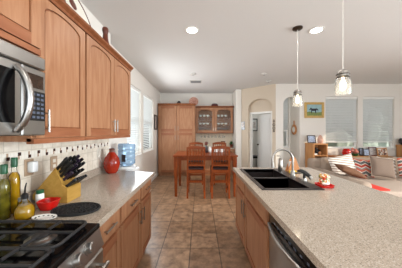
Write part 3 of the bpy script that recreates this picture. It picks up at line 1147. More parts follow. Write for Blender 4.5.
# water cooler
wx, wy = -1.14, 2.98
r = thing('water_cooler', (wx, wy, 0), 'white water cooler standing past the end of the kitchen counter', 'water cooler')
MB().box(wx - 0.155, wx + 0.155, wy - 0.155, wy + 0.155, 0.02, 0.86, b=0.02, seg=2).build('body', M['applwhite'], r, True)
MB().lathe([(0.115, 0.86), (0.14, 0.862), (0.145, 0.885), (0.13, 0.90), (0.10, 0.90)], wx, wy, 0, 28).build('collar', M['applwhite'], r, True)
MB().box(wx + 0.155, wx + 0.165, wy - 0.10, wy + 0.10, 0.58, 0.78, b=0.004).build('tap_recess', M['graytop'], r)
tp = MB()
for dy in (-0.05, 0.05):
    tp.box(wx + 0.165, wx + 0.20, wy + dy - 0.012, wy + dy + 0.012, 0.70, 0.74, b=0.004)
tp.build('tap', M['applwhite'], r)
MB().box(wx - 0.15, wx + 0.15, wy - 0.15, wy + 0.15, 0.0, 0.02).build('plinth', M['black'], r)
r = thing('water_bottle', (wx, wy, 0.90), 'big blue water bottle upended on the white cooler', 'bottle')
prof = [(0.03, 0.84), (0.03, 0.90), (0.10, 0.915), (0.128, 0.94), (0.128, 1.00), (0.122, 1.01), (0.128, 1.02), (0.128, 1.08), (0.122, 1.09), (0.128, 1.10), (0.128, 1.15), (0.122, 1.16), (0.13, 1.17), (0.13, 1.235), (0.118, 1.252), (0.09, 1.256)]
MB().lathe(prof[1:], wx, wy, 0, 32).build('body', M['water'], r, True)
MB().box(wx - 0.03, wx + 0.03, wy - 0.131, wy - 0.127, 0.98, 1.09, b=0.002).build('label_sticker', M['darkjar'], r)

# ================================================================== ISLAND
IX0, IX1, IY0, IY1 = 0.480, 1.585, -0.35, 2.76
root = thing('island_countertop', (1.0, 1.2, 0.875), 'large pale granite countertop of the kitchen island', 'countertop')
SX0, SX1, SY0, SY1 = 0.575, 1.085, 1.70, 2.60      # sink cut-out
ic = MB()
ic.box(IX0, SX0, IY0, IY1, 0.875, CT)
ic.box(SX1, IX1, IY0, IY1, 0.875, CT)
ic.box(SX0, SX1, IY0, SY0, 0.875, CT)
ic.box(SX0, SX1, SY1, IY1, 0.875, CT)
ic.build('slab', M['granite'], root)
IFc = 0.510
for (a, b, lab, hy) in ((1.43, 2.15, 'maple island cabinet between the dishwasher and end cabinet', 2.10), (2.152, 2.70, 'maple island cabinet at the dining end of the island', 2.20)):
    root = thing('island_cabinet', (1.0, (a + b) / 2, 0), lab, 'cabinet', 'island cabinets')
    bd = MB()
    bd.box(IFc + 0.022, 1.20, a, b, 0.10, 0.70)
    bd.box(IFc + 0.022, 0.565, a, b, 0.70, 0.873)
    bd.box(1.10, 1.20, a, b, 0.70, 0.873)
    bd.box(IFc + 0.09, 1.20, a, b, 0, 0.10)
    bd.build('body', M['maple'], root)
    dr = door_panel('drawer_front', root, IFc + 0.022, -1, a + 0.012, b - 0.012, 0.715, 0.858, drawer=True)
    dd = door_panel('door', root, IFc + 0.022, -1, a + 0.012, b - 0.012, 0.115, 0.69)
    pull((IFc, hy, 0.50), (IFc, hy, 0.63), (-0.024, 0, 0), dd)
struct('wall_island', MB().box(1.203, 1.30, IY0 + 0.05, 2.70, 0, 0.874), M['wall'])
struct('baseboard_island', MB().box(1.300, 1.315, IY0 + 0.05, 2.70, 0, 0.10), M['white'])
# near end cabinet under the island, camera side
root = thing('island_cabinet', (1.0, 0.2, 0), 'maple island cabinet on the camera side of the dishwasher', 'cabinet', 'island cabinets')
MB().box(IFc + 0.022, 1.20, IY0 + 0.05, 0.80, 0, 0.873).build('body', M['maple'], root)
door_panel('door', root, IFc + 0.022, -1, IY0 + 0.07, 0.79, 0.115, 0.858)
# dishwasher
root = thing('dishwasher', (0.9, 1.11, 0), 'stainless dishwasher with a black control strip in the island', 'dishwasher')
DY0, DY1 = 0.808, 1.422
MB().box(0.56, 1.19, DY0, DY1, 0.10, 0.868).build('tub', M['black'], root)


def bow(y, k):
    t = (y - (DY0 + DY1) / 2) / ((DY1 - DY0) / 2)
    return k * (1 - t * t)


ys = [DY0 + (DY1 - DY0) * i / 16 for i in range(17)]
dm = MB()
for z0_, z1_, nm, mt in ((0.115, 0.755, 'door', M['steel']), (0.762, 0.862, 'control_strip', M['blackgloss'])):
    m_ = MB()
    k = 0.030 if nm == 'door' else 0.018
    out = [(0.522 - bow(y, k), y) for y in ys] + [(0.56, DY1), (0.56, DY0)]
    m_.prism(out, 'z', z0_, z1_)
    o = m_.build(nm, mt, root)
    if nm == 'control_strip':
        bt = MB()
        for j in range(8):
            y = 0.90 + j * 0.055
            bt.box(0.523 - bow(y, 0.018) - 0.0015, 0.53, y - 0.012, y + 0.012, 0.80, 0.812)
        bt.build('button', M['keys'], o)
m_ = MB()
m_.tube([(0.515 - bow(y, 0.048), y, 0.765 + 0.0) for y in ys[1:-1]], 0.010, 8)
m_.build('handle', M['steel'], root, True)
MB().box(0.60, 1.19, DY0, DY1, 0.0, 0.10).build('toe_panel', M['black'], root)

# sink
root = thing('sink', (0.83, 2.15, CT), 'black double-bowl composite sink set into the island', 'sink')
s = MB()
rx0, rx1, ry0, ry1 = 0.553, 1.110, 1.68, 2.618
zt, zb = CT + 0.009, 0.725
bowls = [(0.590, 1.000, 1.715, 2.125), (0.590, 1.000, 2.165, 2.585)]


def rim_ring():
    # top deck pieces around two bowls
    s.box(rx0, 0.590, ry0, ry1, CT - 0.02, zt, b=0.004)
    s.box(1.000, rx1, ry0, ry1, CT - 0.02, zt, b=0.004)
    s.box(0.590, 1.000, ry0, 1.715, CT - 0.02, zt)
    s.box(0.590, 1.000, 2.585, ry1, CT - 0.02, zt)
    s.box(0.590, 1.000, 2.125, 2.165, CT - 0.02, zt - 0.012)


# keep the rim on the slab and the bowls inside the cut-out
s.box(rx0, SX0 + 0.001, ry0, ry1, CT, zt, b=0.003)
s.box(SX1 - 0.001, rx1, ry0, ry1, CT, zt, b=0.003)
s.box(SX0, SX1, ry0, SY0 + 0.001, CT, zt, b=0.003)
s.box(SX0, SX1, SY1 - 0.001, ry1, CT, zt, b=0.003)
s.box(1.000, SX1, SY0, SY1, CT - 0.02, zt - 0.0005)
s.box(SX0, 0.590, SY0, SY1, CT - 0.03, zt - 0.0005)
s.box(SX0, SX1, SY0, 1.715, CT - 0.03, zt - 0.0005)
s.box(SX0, SX1, 2.585, SY1, CT - 0.03, zt - 0.0005)
s.box(0.590, 1.000, 2.125, 2.165, 0.74, zt - 0.010, b=0.006)
s.build('rim', M['sink'], root)
for a0, a1, b0, b1 in bowls:
    b_ = MB()
    w = 0.006
    b_.box(a0 - w, a1 + w, b0 - w, b1 + w, zb, zb + w)
    b_.box(a0 - w, a0, b0 - w, b1 + w, zb, CT)
    b_.box(a1, a1 + w, b0 - w, b1 + w, zb, CT)
    b_.box(a0, a1, b0 - w, b0, zb, CT)
    b_.box(a0, a1, b1, b1 + w, zb, CT)
    bo = b_.build('bowl', M['sink'], root)
    MB().lathe([(0.045, 0), (0.045, 0.003), (0.02, 0.004)], (a0 + a1) / 2, (b0 + b1) / 2, zb + w, 20).build('drain', M['steel'], bo)
# faucet
fx, fy, fz = 1.055, 2.15, zt
root = thing('faucet', (fx, fy, fz), 'tall nickel gooseneck faucet on the black sink', 'faucet')
MB().lathe([(0.032, 0), (0.032, 0.008), (0.024, 0.014), (0.022, 0.06), (0.017, 0.07)], fx, fy, fz, 20).build('base', M['nickel'], root, True)
pts = [(fx, fy, fz + 0.06), (fx, fy, fz + 0.18)]
for q in range(13):
    a = PI * q / 12
    pts.append((fx - 0.115 + 0.115 * math.cos(a), fy - 0.0, fz + 0.195 + 0.115 * math.sin(a)))
pts.append((fx - 0.228, fy, fz + 0.15))
MB().tube(pts, 0.0125, 12).build('spout', M['nickel'], root, True)
MB().tube([(fx - 0.228, fy, fz + 0.165), (fx - 0.226, fy, fz + 0.10)], [0.015, 0.017], 12).build('spray_head', M['nickel'], root, True)
MB().tube([(fx, fy, fz + 0.04), (fx + 0.03, fy - 0.03, fz + 0.05), (fx + 0.06, fy - 0.10, fz + 0.066)], [0.010, 0.009, 0.011], 8).build('lever', M['nickel'], root, True)
# soap dispenser / tumbler
r = thing('soap_dispenser', (1.05, 2.47, zt), 'brushed metal soap dispenser behind the faucet', 'soap dispenser')
MB().lathe([(0.026, 0), (0.028, 0.004), (0.028, 0.15), (0.022, 0.158), (0.012, 0.165)], 1.05, 2.47, zt, 18).build('body', M['nickel'], r, True)
MB().tube([(1.05, 2.47, zt + 0.16), (1.05, 2.47, zt + 0.195), (1.005, 2.47, zt + 0.195)], 0.006, 8).build('pump', M['nickel'], r, True)
# side sprayer
r = thing('side_sprayer', (1.08, 1.93, zt), 'dark side sprayer leaning on the sink deck next to the faucet', 'sprayer')
MB().lathe([(0.022, 0), (0.022, 0.01), (0.016, 0.03)], 1.08, 1.96, zt, 16).build('holder', M['nickel'], r, True)
MB().tube([(1.075, 2.07, zt + 0.085), (1.08, 2.02, zt + 0.095), (1.085, 1.95, zt + 0.088), (1.10, 1.89, zt + 0.06)], [0.012, 0.018, 0.022, 0.018], 10).tube([(1.08, 1.96, zt + 0.02), (1.083, 1.96, zt + 0.08)], 0.013, 10).build('spray_wand', M['black'], r, True)
MB().tube([(1.10, 1.89, zt + 0.06), (1.104, 1.875, zt + 0.04)], [0.019, 0.016], 10).build('nozzle', M['steel'], r, True)
# sponge and napkin stand behind sink
r = thing('napkin_holder', (1.23, 2.50, CT), 'peaked wooden napkin holder behind the faucet', 'napkin holder')
MB().prism([(1.135, CT + 0.001), (1.30, CT + 0.001), (1.29, CT + 0.03), (1.235, CT + 0.185), (1.22, CT + 0.19), (1.205, CT + 0.175), (1.145, CT + 0.04)], 'y', 2.44, 2.455).prism([(1.135, CT + 0.001), (1.30, CT + 0.001), (1.29, CT + 0.03), (1.235, CT + 0.185), (1.22, CT + 0.19), (1.205, CT + 0.175), (1.145, CT + 0.04)], 'y', 2.505, 2.52).box(1.14, 1.295, 2.44, 2.52, CT + 0.001, CT + 0.015).build('stand', M['orangewood'], r)
MB().box(1.17, 1.27, 2.458, 2.502, CT + 0.016, CT + 0.13, b=0.003).build('napkins', M['palecup'], r)
r = thing('sponge', (1.16, 2.36, CT), 'yellow sponge lying behind the faucet', 'sponge')
MB().box(1.12, 1.20, 2.33, 2.39, CT + 0.0005, CT + 0.034, b=0.008, seg=2).build('foam', M['yellow'], r, True)
# red tray with floral scrubber holder
r = thing('red_tray', (1.16, 1.80, CT), 'red tray on the counter at the corner of the sink', 'tray')
loft_m = MB()
cc = (1.182, 1.80)
loft(loft_m, [sq_loop(cc, 0.062, CT + 0.001), sq_loop(cc, 0.070, CT + 0.022), sq_loop(cc, 0.066, CT + 0.022), sq_loop(cc, 0.058, CT + 0.006)])
loft_m.build('tray', M['red'], r, True)
r = thing('scrubber_holder', (1.16, 1.82, CT + 0.006), 'floral-print scrubby holder standing in the red tray', 'sponge holder')
fl = MB()
fl.ball((1.182, 1.80, CT + 0.052), 0.046, 1.0, 0.8, 0.95)
fl.build('pouch', M['floral'], r, True)
fl = MB()
for k in range(9):
    a = 2 * PI * k / 9
    fl.ball((1.182 + 0.034 * math.cos(a), 1.80 + 0.028 * math.sin(a), CT + 0.092 + 0.008 * (k % 2)), 0.016, n=8)
fl.build('ruffle', M['floral'], r, True)
fl = MB()
for k in range(3):
    fl.ball((1.165 + 0.016 * k, 1.772 - 0.004 * (k % 2), CT + 0.034), 0.017, 1, 0.8, 0.7, n=8)
fl.build('white_trim', M['palecup'], r, True)

# ================================================================== PANTRY + GLASS CABINET NOOK
PX0, PX1, PYf = -1.345, -0.13, 6.15
PT = 2.295
root = thing('pantry_cabinet', ((PX0 + PX1) / 2, 6.45, 0), 'tall four-door maple pantry cabinet on the back wall', 'cabinet')
MB().box(PX0, PX1, PYf + 0.022, YB - 0.002, 0.10, PT).box(PX0, PX1, PYf + 0.08, YB - 0.002, 0, 0.10).build('body', M['maple'], root)
MB().prism([(PYf + 0.03, PT - 0.005), (PYf + 0.005, PT - 0.005), (PYf - 0.03, PT + 0.045), (PYf - 0.03, PT + 0.06), (PYf + 0.03, PT + 0.06)], 'x', PX0 - 0.0, PX1).build('crown_moulding', M['maple_dark'], root)
pm = (PX0 + PX1) / 2
for a, b in ((PX0 + 0.03, pm - 0.012), (pm + 0.012, PX1 - 0.03)):
    hx = b - 0.035 if b < pm else a + 0.035
    d = door_panel('door', root, PYf + 0.022, -1, a, b, 1.445, PT - 0.02, axis='y', stile=0.07)
    pull((hx, PYf, 1.50), (hx, PYf, 1.60), (0, -0.022, 0), d)
    d = door_panel('door', root, PYf + 0.022, -1, a, b, 0.12, 1.405, axis='y', stile=0.07)
    pull((hx, PYf, 1.20), (hx, PYf, 1.30), (0, -0.022, 0), d)
# glass-front upper cabinet
GX0, GX1, GYf = -0.128, 1.135, 6.40
GB, GT = 1.415, 2.26
root = thing('glass_cabinet', (0.5, 6.6, GB), 'maple display cabinet with two arched glass doors', 'cabinet')
g = MB()
g.box(GX0, GX1, YB - 0.015, YB - 0.002, GB, GT)
g.box(GX0, GX0 + 0.02, GYf + 0.022, YB - 0.015, GB, GT)
g.box(GX1 - 0.02, GX1, GYf + 0.022, YB - 0.015, GB, GT)
g.box(GX0 + 0.02, GX1 - 0.02, GYf + 0.022, YB - 0.015, GB, GB + 0.02)
g.box(GX0 + 0.02, GX1 - 0.02, GYf + 0.022, YB - 0.015, GT - 0.02, GT)
g.box(0.49, 0.515, GYf + 0.022, GYf + 0.05, GB + 0.02, GT - 0.02)
g.build('body', M['maple'], root)
shelf_z = [GB + 0.02, 1.685, 1.945]
for z in shelf_z[1:]:
    MB().box(GX0 + 0.021, GX1 - 0.021, GYf + 0.055, YB - 0.016, z - 0.016, z).build('shelf', M['maple'], root)
MB().prism([(GYf + 0.03, GT - 0.005), (GYf + 0.005, GT - 0.005), (GYf - 0.03, GT + 0.03), (GYf - 0.03, GT + 0.045), (GYf + 0.03, GT + 0.045)], 'x', GX0 + 0.002, GX1 + 0.025).build('crown_moulding', M['maple_dark'], root)
MB().box(GX0, GX1, GYf, GYf + 0.03, GB - 0.03, GB).build('light_rail', M['maple_rail'], root)
for a, b in ((GX0 + 0.012, 0.497), (0.508, GX1 - 0.012)):
    st = 0.075
    df = MB()
    zb_, zt_ = GB + 0.008, GT - 0.015
    y0_, y1_ = GYf, GYf + 0.022
    df.box(a, a + st, y0_, y1_, zb_, zt_)
    df.box(b - st, b, y0_, y1_, zb_, zt_)
    df.box(a + st, b - st, y0_, y1_, zb_, zb_ + 0.065)
    arch_header(df, a + st, b - st, zt_ - 0.14, zt_ - 0.06, zt_, y0_, y1_)
    do = df.build('door', M['maple'], root)
    pts = [(a + st, zb_ + 0.065), (b - st, zb_ + 0.065)] + arc(a + st, b - st, zt_ - 0.14, zt_ - 0.06)[::-1]
    MB().prism(pts, 'y', GYf + 0.010, GYf + 0.013).build('pane', M['glass'], do)
    hx = b - 0.03 if b < 0.5 else a + 0.03
    pull((hx, GYf, GB + 0.06), (hx, GYf, GB + 0.15), (0, -0.02, 0), do)
# china in the display cabinet
protos = {}


def cup(x, y, z, kind, grp):
    nm = {'cup': 'teacup', 'goblet': 'goblet', 'bowl': 'china_bowl'}[kind]
    lab = {'cup': 'pale teacup on a shelf behind the arched glass doors', 'goblet': 'clear stemmed goblet behind the arched glass doors', 'bowl': 'white china bowl on a shelf behind the arched glass doors'}[kind]
    if kind not in protos:
        r = thing(nm, (x, y, z + 0.0005), lab, {'cup': 'cup', 'goblet': 'glass', 'bowl': 'bowl'}[kind], grp)
        if kind == 'cup':
            MB().lathe([(0.025, 0), (0.030, 0.004), (0.042, 0.06), (0.044, 0.075), (0.041, 0.075), (0.028, 0.008)], x, y, z + 0.0005, 14).build('body', M['palecup'], r, True)
            MB().tube([(x + 0.040, y, z + 0.06), (x + 0.062, y, z + 0.055), (x + 0.062, y, z + 0.03), (x + 0.034, y, z + 0.02)], 0.005, 6).build('handle', M['palecup'], r, True)
        elif kind == 'goblet':
            MB().lathe([(0.030, 0), (0.030, 0.003), (0.005, 0.008), (0.005, 0.05), (0.025, 0.07), (0.034, 0.11), (0.030, 0.14), (0.027, 0.14), (0.030, 0.11), (0.006, 0.066)], x, y, z + 0.0005, 14).build('body', M['jarglass'], r, True)
        else:
            MB().lathe([(0.028, 0), (0.032, 0.004), (0.058, 0.045), (0.062, 0.058), (0.058, 0.058), (0.030, 0.008)], x, y, z + 0.0005, 16).build('body', M['palecup'], r, True)
        protos[kind] = r
    else:
        dup(protos[kind], (x, y, z + 0.0005))


for dx in (0.0, 0.62):
    for j in range(3):
        cup(0.03 + dx + j * 0.125, 6.55, shelf_z[2], 'cup', 'teacups in the display cabinet')
        cup(0.03 + dx + j * 0.125, 6.53, shelf_z[1], 'bowl', 'china bowls in the display cabinet')
    for j in range(4):
        cup(0.01 + dx + j * 0.10, 6.53, shelf_z[0], 'goblet', 'goblets in the display cabinet')
# row of hanging wine glasses under the display cabinet
r = thing('glass_rack', (0.5, 6.6, GB - 0.045), 'thin wire stemware rack under the display cabinet', 'rack')
rk = MB()
for dx in (0.0, 0.035):
    for j in range(8):
        x = 0.04 + j * 0.125 + dx
        rk.tube([(x, 6.43, GB - 0.045), (x, 6.70, GB - 0.045)], 0.003, 5)
rk.tube([(0.03, 6.44, GB - 0.043), (0.96, 6.44, GB - 0.043)], 0.003, 5)
for x in (0.04, 0.5, 0.95):
    rk.tube([(x, 6.45, GB - 0.045), (x, 6.45, GB)], 0.003, 5)
rk.build('wires', M['nickel'], r, True)
g0 = None
for j in range(7):
    x = 0.0575 + j * 0.125
    if g0 is None:
        g0 = thing('wine_glass', (x, 6.50, GB - 0.18), 'stemmed wine glass hanging upside down under the display cabinet', 'glass', 'wine glasses hanging in the rack')
        MB().lathe([(0.032, 0.139), (0.032, 0.136), (0.005, 0.13), (0.005, 0.075), (0.03, 0.055), (0.037, 0.02), (0.032, 0.0), (0.029, 0.0), (0.034, 0.02), (0.006, 0.07)][::-1], x, 6.50, GB - 0.18, 14).build('body', M['jarglass'], g0, True)
    else:
        dup(g0, (x, 6.50, GB - 0.18))
# nook base cabinet with counter
root = thing('buffet_cabinet', (0.5, 6.45, 0), 'maple base cabinet under the display cabinet behind the dining table', 'cabinet')
MB().box(-0.128, 1.155, 6.19, YB - 0.002, 0.10, 0.872).box(-0.128, 1.155, 6.26, YB - 0.002, 0, 0.10).build('body', M['maple'], root)
for a, b in ((-0.11, 0.50), (0.525, 1.14)):
    door_panel('door', root, 6.19, -1, a, b, 0.12, 0.69, axis='y')
    d = door_panel('drawer', root, 6.19, -1, a, b, 0.715, 0.858, axis='y', drawer=True)
    pull(((a + b) / 2 - 0.05, 6.17, 0.79), ((a + b) / 2 + 0.05, 6.17, 0.79), (0, -0.02, 0), d)
root = thing('buffet_countertop', (0.5, 6.45, 0.8735), 'pale granite countertop of the nook behind the dining table', 'countertop')
MB().box(-0.128, 1.160, 6.155, YB - 0.001, 0.8735, CT).build('slab', M['granite'], root)
struct('trim_4', MB().box(-0.128, 1.16, YB - 0.008, YB, CT, GB), M['nooktile'])
# decor on pantry and display cabinet
zt_ = PT + 0.061
x = -0.68
r = thing('ginger_jar', (x, 6.30, zt_), 'small dark round jar on top of the pantry', 'jar')
MB().lathe([(0.04, 0), (0.075, 0.03), (0.085, 0.07), (0.065, 0.115), (0.045, 0.125)], x, 6.30, PT + 0.001, 18).build('body', M['darkjar'], r, True)
MB().lathe([(0.045, 0.125), (0.05, 0.13), (0.04, 0.15), (0.01, 0.165)], x, 6.30, PT + 0.001, 18).build('lid', M['darkjar'], r, True)
r = thing('display_plate', (-0.13, 6.35, PT), 'red and cream patterned plate standing on top of the pantry', 'plate')
X = Matrix.Translation((-0.20, 6.42, PT + 0.003)) @ Matrix.Rotation(math.radians(-12), 4, 'X') @ Matrix.Translation((0, 0, 0.165)) @ Matrix.Rotation(PI / 2, 4, 'X')
MB(X).lathe([(0.10, 0), (0.16, 0.014), (0.162, 0.02), (0.10, 0.008)], 0, 0, 0, 32).build('plate', M['pinkvase'], r, True)
pm_ = MB(X)
for rr, nn in ((0.125, 14), (0.075, 9), (0.03, 5)):
    for k in range(nn):
        a = 2 * PI * k / nn
        pm_.ball((rr * math.cos(a), rr * math.sin(a), 0.010 + (0.006 if rr > 0.1 else 0)), 0.015, 1, 1, 0.35, n=8)
pm_.build('pattern', M['redvase'], r, True)
st = MB()
st.tube([(-0.26, 6.36, PT + 0.004), (-0.14, 6.36, PT + 0.004)], 0.004, 6).tube([(-0.2, 6.36, PT + 0.004), (-0.2, 6.50, PT + 0.004)], 0.004, 6).tube([(-0.2, 6.50, PT + 0.004), (-0.2, 6.46, PT + 0.15)], 0.004, 6)
st.build('easel', M['bronze'], r, True)
r = thing('woven_basket', (0.52, 6.5, GT), 'squat dark maroon basket on top of the display cabinet', 'basket')
MB().lathe([(0.09, 0), (0.115, 0.03), (0.12, 0.07), (0.105, 0.105)], 0.52, 6.52, GT + 0.001, 22).build('body', M['maroon'], r, True)
MB().lathe([(0.11, 0.105), (0.112, 0.115), (0.08, 0.14), (0.02, 0.152)], 0.52, 6.52, GT + 0.001, 22).build('lid', M['darkjar'], r, True)
# things on the nook counter
r = thing('wooden_plaque', (0.80, 6.35, CT), 'small brown wooden plaque leaning on the nook counter', 'plaque')
X = Matrix.Translation((0.80, 6.42, CT + 0.002)) @ Matrix.Rotation(math.radians(-12), 4, 'X')
MB(X).box(-0.07, 0.07, -0.008, 0.008, 0.0, 0.21, b=0.004).build('board', M['brownglaze'], r)
MB(X).box(-0.045, 0.045, -0.011, -0.008, 0.03, 0.18).build('face', M['orangewood'], r)
r = thing('potted_plant', (1.0, 6.35, CT), 'small leafy green plant in a pot on the nook counter', 'plant')
MB().lathe([(0.045, 0), (0.062, 0.09), (0.066, 0.1), (0.058, 0.1), (0.05, 0.085)], 1.07, 6.36, CT + 0.001, 18).build('pot', M['brownglaze'], r, True)
lf = MB()
for k in range(46):
    a = random.uniform(0, 2 * PI)
    el = random.uniform(0.2, 1.4)
    L = random.uniform(0.07, 0.14)
    b0 = Vector((1.07, 6.36, CT + 0.095))
    dvec = Vector((math.cos(a) * math.cos(el), math.sin(a) * math.cos(el), math.sin(el)))
    sd = dvec.cross(Vector((0, 0, 1))).normalized()
    p0, p1, p2 = b0 + dvec * 0.02, b0 + dvec * L * 0.6 + Vector((0, 0, 0.01)), b0 + dvec * L
    lf.add([p0, p1 + sd * 0.018, p2, p1 - sd * 0.018], [(0, 1, 2, 3)])
lf.build('foliage', M['leaf'], r)
r = thing('spray_bottle', (0.80, 6.6, CT), 'tiny dark timer stuck to the nook wall under the display cabinet', 'timer')
r.name = 'kitchen_timer'
MB().box(0.865, 0.905, YB - 0.03, YB - 0.009, 1.245, 1.28, b=0.006).build('case', M['black'], r)

# framed picture on the dining wall
r = thing('wall_picture', (XD, 5.90, 1.75), 'dark framed picture on the wall beside the pantry', 'picture')
MB().box(XD + 0.001, XD + 0.028, 5.76, 5.80, 1.50, 1.96).box(XD + 0.001, XD + 0.028, 6.03, 6.07, 1.50, 1.96).box(XD + 0.001, XD + 0.028, 5.80, 6.03, 1.50, 1.54).box(XD + 0.001, XD + 0.028, 5.80, 6.03, 1.92, 1.96).build('frame', M['darkframe'], r)
MB().box(XD + 0.001, XD + 0.012, 5.80, 6.03, 1.54, 1.92).build('print', M['photo'], r)

# ================================================================== DINING SET
TX0, TX1, TY0, TY1, TZ = -0.585, 0.845, 4.16, 5.12, 0.915
root = thing('dining_table', ((TX0 + TX1) / 2, (TY0 + TY1) / 2, 0), 'cherry counter-height dining table in front of the pantry', 'table')
MB().box(TX0, TX1, TY0, TY1, TZ - 0.032, TZ, b=0.006, seg=2).build('tabletop', M['cherry'], root)
ap = MB()
ap.box(TX0 + 0.05, TX1 - 0.05, TY0 + 0.05, TY0 + 0.07, TZ - 0.115, TZ - 0.033)
ap.box(TX0 + 0.05, TX1 - 0.05, TY1 - 0.07, TY1 - 0.05, TZ - 0.115, TZ - 0.033)
ap.box(TX0 + 0.05, TX0 + 0.07, TY0 + 0.07, TY1 - 0.07, TZ - 0.115, TZ - 0.033)
ap.box(TX1 - 0.07, TX1 - 0.05, TY0 + 0.07, TY1 - 0.07, TZ - 0.115, TZ - 0.033)
ap.build('apron', M['cherry'], root)
for sx, x in ((1, TX0 + 0.02), (-1, TX1 - 0.02)):
    for sy, y in ((1, TY0 + 0.02), (-1, TY1 - 0.02)):
        lg = MB()
        x1_, y1_ = x + sx * 0.085, y + sy * 0.085
        lg.prism([(min(x, x1_), min(y, y1_)), (max(x, x1_), min(y, y1_)), (max(x, x1_), max(y, y1_)), (min(x, x1_), max(y, y1_))], 'z', TZ - 0.12, TZ - 0.033)
        a, b, c_, d_ = x, x1_, y, y1_
        m = 0.018
        top = [(min(a, b), min(c_, d_)), (max(a, b), min(c_, d_)), (max(a, b), max(c_, d_)), (min(a, b), max(c_, d_))]
        cxm, cym = (a + b) / 2, (c_ + d_) / 2
        bot = [(cxm + (px_ - cxm) * 0.62, cym + (py_ - cym) * 0.62) for px_, py_ in top]
        lg.add([(p[0], p[1], 0) for p in bot] + [(p[0], p[1], TZ - 0.12) for p in top], [(3, 2, 1, 0), (4, 5, 6, 7), (0, 1, 5, 4), (1, 2, 6, 5), (2, 3, 7, 6), (3, 0, 4, 7)])
        lg.build('leg', M['cherry'], root)


def bar(mb, p0, p1, w, d):
    """square-section bar between two points, w along x, d along y."""
    p0, p1 = Vector(p0), Vector(p1)
    vs = []
    for p in (p0, p1):
        for sx, sy in ((-1, -1), (1, -1), (1, 1), (-1, 1)):
            vs.append(p + Vector((sx * w / 2, sy * d / 2, 0)))
    mb.add(vs, [(3, 2, 1, 0), (4, 5, 6, 7), (0, 1, 5, 4), (1, 2, 6, 5), (2, 3, 7, 6), (3, 0, 4, 7)])


def make_chair(label):
    """counter chair, back toward -y, origin on the floor."""
    r = thing('dining_chair', (0, 0, 0), label, 'chair')
    w = 0.18
    SH = 0.61
    for sx in (-1, 1):
        a = MB()
        bar(a, (sx * (w + 0.005), -0.205, 0), (sx * w, -0.185, SH), 0.038, 0.036)
        bar(a, (sx * w, -0.185, SH), (sx * (w + 0.002), -0.235, 1.10), 0.036, 0.032)
        a.build('leg', M['cherry'], r)
        a = MB()
        bar(a, (sx * (w + 0.005), 0.20, 0), (sx * w, 0.20, SH - 0.02), 0.036, 0.036)
        a.build('leg', M['cherry'], r)
    s = MB()
    s.box(-w - 0.02, w + 0.02, -0.20, 0.225, SH - 0.075, SH, b=0.005)
    s.build('seat_frame', M['cherry'], r)
    s = MB()
    s.box(-w - 0.015, w + 0.015, -0.165, 0.22, SH, SH + 0.028, b=0.013, seg=3)
    s.build('seat', M['cushion'], r, True)
    yb = lambda z: -0.185 - 0.05 * (z - SH) / 0.47
    # curved top rail
    t = MB()
    n = 10
    lo, hi = [], []
    for i in range(n + 1):
        x = -w - 0.02 + (2 * w + 0.04) * i / n
        q = 1 - ((i - n / 2) / (n / 2)) ** 2
        lo.append((x, 1.055 + 0.012 * q))
        hi.append((x, 1.105 + 0.030 * q))
    for i in range(n):
        t.prism([lo[i], lo[i + 1], hi[i + 1], hi[i]], 'y', yb(1.08) - 0.016, yb(1.08) + 0.014)
    t.build('top_rail', M['cherry'], r)
    t = MB()
    t.box(-w, w, yb(0.71) - 0.012, yb(0.71) + 0.012, 0.692, 0.732)
    t.build('lower_rail', M['cherry'], r)
    for i in range(5):
        x = -0.116 + i * 0.058
        t = MB()
        bar(t, (x, yb(0.73), 0.73), (x, yb(1.06), 1.065), 0.014, 0.012)
        t.build('spindle', M['cherry'], r)
    t = MB()
    t.box(-w, w, -0.205, -0.185, 0.335, 0.375)
    t.build('stretcher', M['cherry'], r)
    t = MB()
    t.box(-w, w, 0.19, 0.21, 0.25, 0.29)
    t.build('stretcher', M['cherry'], r)
    for sx in (-1, 1):
        t = MB()
        t.box(sx * w - 0.009, sx * w + 0.009, -0.19, 0.19, 0.14, 0.18)
        t.build('side_stretcher', M['cherry'], r)
    return r


ch = make_chair('cherry counter-height chair with its back to the kitchen, on the pantry side')
ch.location = (-0.075, 4.30, 0)
dup(ch, (0.455, 4.30, 0), 'cherry counter-height chair with its back to the kitchen, on the island side')
dup(ch, (-0.10, 5.36, 0), 'cherry chair across the dining table, in front of the pantry', rz=PI)
dup(ch, (0.585, 5.36, 0), 'cherry chair across the dining table, in front of the nook counter', rz=PI)
r = thing('wine_bottle', (0.17, 4.75, TZ), 'dark bottle standing on the dining table', 'bottle')
MB().lathe([(0.036, 0), (0.039, 0.006), (0.039, 0.10), (0.03, 0.14), (0.022, 0.17), (0.02, 0.20)], 0.17, 4.75, TZ + 0.001, 18).build('body', M['darkjar'], r, True)
MB().lathe([(0.03, 0.19), (0.042, 0.21), (0.045, 0.24), (0.038, 0.265), (0.02, 0.275)], 0.17, 4.75, TZ + 0.001, 14).build('stopper', M['brownglaze'], r, True)
r = thing('table_vase', (0.23, 4.75, TZ), 'white pitcher vase next to the dark bottle on the table', 'vase')
MB().lathe([(0.03, 0), (0.045, 0.02), (0.05, 0.07), (0.035, 0.12), (0.03, 0.14), (0.038, 0.155), (0.033, 0.155), (0.026, 0.14)], 0.265, 4.78, TZ + 0.001, 20).build('body', M['palecup'], r, True)
MB().tube([(0.30, 4.78, TZ + 0.13), (0.325, 4.78, TZ + 0.12), (0.327, 4.78, TZ + 0.07), (0.307, 4.78, TZ + 0.05)], 0.006, 8).build('handle', M['palecup'], r, True)

